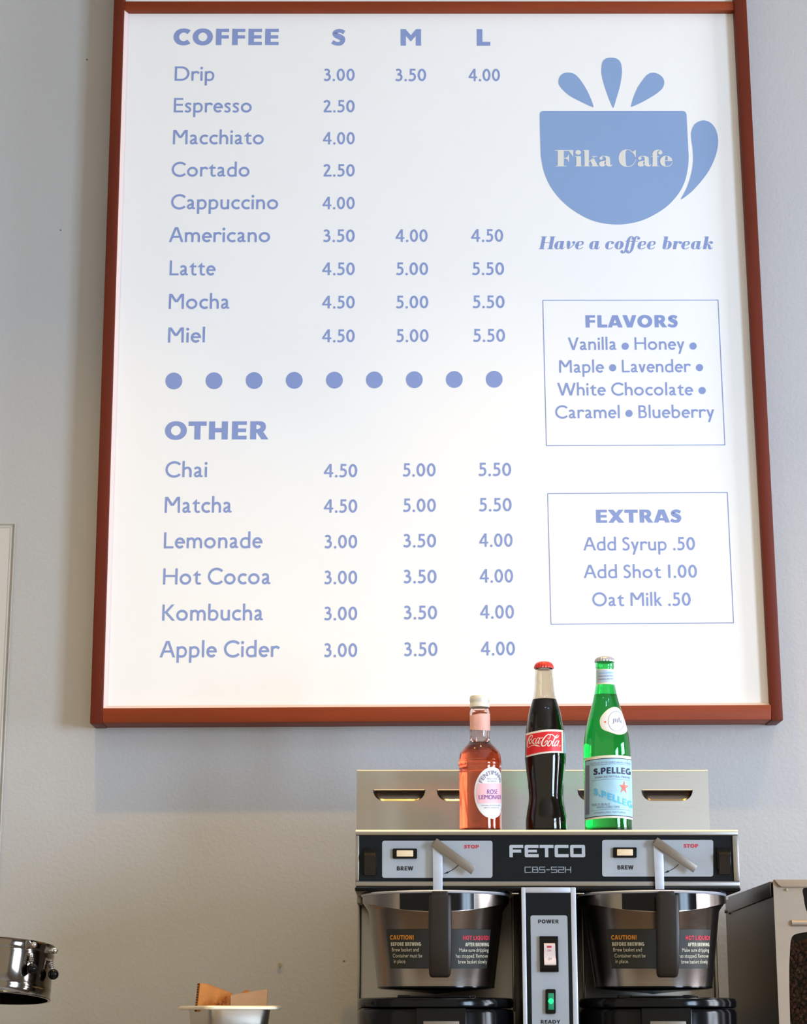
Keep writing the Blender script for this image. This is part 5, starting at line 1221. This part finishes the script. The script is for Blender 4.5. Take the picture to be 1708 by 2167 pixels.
bm = bmesh.new(); rr = [panring(*s_, bm) for s_ in [(W0 + .0205, D0 + .0205, .014, zrim + .0017), (W0 + .0262, D0 + .0262, .015, zrim + .0005), (W0 + .0272, D0 + .0272, .0155, zrim - .0012), (W0 + .0262, D0 + .0262, .015, zrim - .0034), (W0 + .0205, D0 + .0205, .014, zrim - .0040)]]
for a, b in zip(rr, rr[1:] + rr[:1]):
    for k in range(n): bm.faces.new([a[k], a[(k + 1) % n], b[(k + 1) % n], b[k]])
plabel(bm_obj('rolled_rim', bm, M['panrim'], pan, 60), 'rolled rim, overhead light put into its cream colour')
def scrap(label, pts, Yv, m, back, loc_label=None, flutes=None):
    P = [at(x, y, Y) for (x, y), Y in zip(pts, Yv)]
    root = thing('cardboard_scrap', label, 'cardboard', P[-1])
    bm = bmesh.new(); poly_prism(bm, P, Vector(back)); bm_obj('cardboard_sheet', bm, M[m], root)
    if flutes:
        a, b = P[flutes[0]], P[flutes[1]]; bk = Vector(back); bm = bmesh.new(); N = 11
        for k in range(N):
            t0, t1 = (k + .2) / N, (k + .8) / N
            q = [a + (b - a) * t0 + bk * .2, a + (b - a) * t1 + bk * .2, a + (b - a) * t1 + bk * .85, a + (b - a) * t0 + bk * .85]
            bm.faces.new([bm.verts.new(p + Vector((-.0006, -.0004, 0))) for p in q])
        bm_obj('flute_ends', bm, M['cardd'], root)
    return root
scrap('brown corrugated cardboard scrap with dark fluted edge, left in the steel pan', [(424, 2080.3), (440, 2082), (491.7, 2101.6), (492, 2141), (417.5, 2141)], [2.935, 2.938, 2.95, 2.95, 2.935], 'card', (-.0052, .014, 0), flutes=(0, 4))
scrap('pale brown flat cardboard scrap, right in the steel pan', [(488, 2107), (491, 2105.5), (507, 2102.5), (566, 2093), (563, 2141), (488, 2141)], [2.925, 2.925, 2.927, 2.93, 2.93, 2.925], 'card2', (.0008, .004, 0))
scrap('narrow reddish cardboard strip behind the pale scrap in the pan', [(508, 2103), (517, 2096.5), (525, 2094.3), (528, 2097), (527, 2140), (508, 2140)], [2.958] * 6, 'card', (0, .003, 0))
sc_ = thing('crumpled_paper', 'crumpled orange-brown paper between the two cardboard scraps in the pan', 'paper', at(468, 2142, 2.925))
bm = bmesh.new(); NX, NY = 12, 6; g = []; rnd = random.Random(5)
for j in range(NY + 1):
    row = []
    for i in range(NX + 1):
        u, v = i / NX, j / NY
        top = 2125 - 18 * u; y = 2142 + (top - 2142) * v
        p = at(449 + 36 * u, y, 2.919); row.append(bm.verts.new(p + Vector((rnd.uniform(-.001, .001), rnd.uniform(-.003, .002), rnd.uniform(-.0016, .0016)))))
    g.append(row)
for j in range(NY):
    for i in range(NX):
        try: bm.faces.new([g[j][i], g[j][i + 1], g[j + 1][i + 1], g[j + 1][i]])
        except ValueError: pass
r_ = bmesh.ops.solidify(bm, geom=bm.faces[:], thickness=.0015)
bm_obj('paper_sheet', bm, M['card'], sc_)

# ------------------------------------------------------------------ polished steel drum with ball knobs, left edge
YD = 2.9; kd = mpp(YD, 2060)
dc = at(-15, 2112, YD)
drum = thing('steel_drum', 'polished steel cylinder with black ball knobs, cut by the left edge', 'drum', dc)
drum.rotation_euler = (math.radians(-6.2), math.radians(2.0), 0)
def dl(name, bm, m, sm=45):
    bmesh.ops.recalc_face_normals(bm, faces=bm.faces[:]); me = bpy.data.meshes.new(name); bm.to_mesh(me); bm.free(); return link(name, me, m, drum, sm)
rB, rT, H = 119 * kd, 119 * kd, 112 * kd
bm = bmesh.new()
def rad(f): return rB + (rT - rB) * f
pr = [(rad(0) - .003, .0), (rad(0) + .0006, .0), (rad(0) + .0014, .0012), (rad(0), .003)]
for f, bump_ in ((.16, 0), (.19, .0006), (.22, 0), (.78, 0), (.81, .0006), (.84, 0), (.97, 0), (.995, .001), (1.0, -.001), (1.0, -.004)):
    pr.append((rad(f) + bump_, H * f))
pr += [(rad(.9) - .004, H * .93), (rad(0) - .003, .002)]
lathe_bm(bm, pr + [pr[0]], (0, 0, 0), 96, cap=False); bmesh.ops.remove_doubles(bm, verts=bm.verts[:], dist=1e-6)
dl('drum_wall', bm, M['drum'])
bm = bmesh.new(); lathe_bm(bm, [(0, H * .80), (rad(.5) - .0042, H * .80), (rad(.5) - .0042, H * .82), (0, H * .82)], (0, 0, 0), 64); bmesh.ops.remove_doubles(bm, verts=bm.verts[:], dist=1e-6); dl('inner_disc', bm, M['drum'])
bm = bmesh.new(); lathe_bm(bm, [(.009, -(dc.z - zr) + 0.012), (.009, H * .8)], (0, 0, 0), 24); dl('support_post', bm, M['steel'])
bm = bmesh.new(); lathe_bm(bm, [(0, -(dc.z - zr) + .006), (.04, -(dc.z - zr) + .006), (.04, -(dc.z - zr) + .014), (.009, -(dc.z - zr) + .018)], (0, 0, 0), 32); dl('post_foot', bm, M['gloss'])
def dpos(ang, f, out=0): a = math.radians(ang); r = rad(f) + out; return Vector((r * math.sin(a), -r * math.cos(a), H * f))
for ang, f in ((6.4, .94), (45, .90), (76, .88)):
    bm = bmesh.new(); p = dpos(ang, f); q = dpos(ang, f, .0075)
    tube_bm(bm, [p, q], [.0044, .0038], 14); ball_bm(bm, q, .0044); dl('dome_nut', bm, M['chrome'])
for ang, f in ((7.4, .56), (44.7, .46), (75, .44)):      # sprung studs, each ending in a black ball
    cb = dpos(ang, f, .0095); top = dpos(ang, f + .26, .003); a = math.radians(ang); tx = Vector((math.cos(a), math.sin(a), 0)); nr = Vector((math.sin(a), -math.cos(a), 0))
    bm = bmesh.new(); tube_bm(bm, [top, cb], .0017, 10); tube_bm(bm, [top - nr * .003, top + nr * .002], .0028, 10)
    N = 72; hel = []
    for k in range(N + 1):
        t = k / N; b = top.lerp(cb, t * .55); w2 = 2 * math.pi * 4 * t; hel.append(b + tx * .0033 * math.cos(w2) + nr * .0033 * math.sin(w2))
    tube_bm(bm, hel, .0008, 6)
    dl('knob_stud', bm, M['chrome'])
    bm = bmesh.new(); ball_bm(bm, cb, .0074, seg=28, rings=16); dl('ball_knob', bm, M['gloss'], 60)
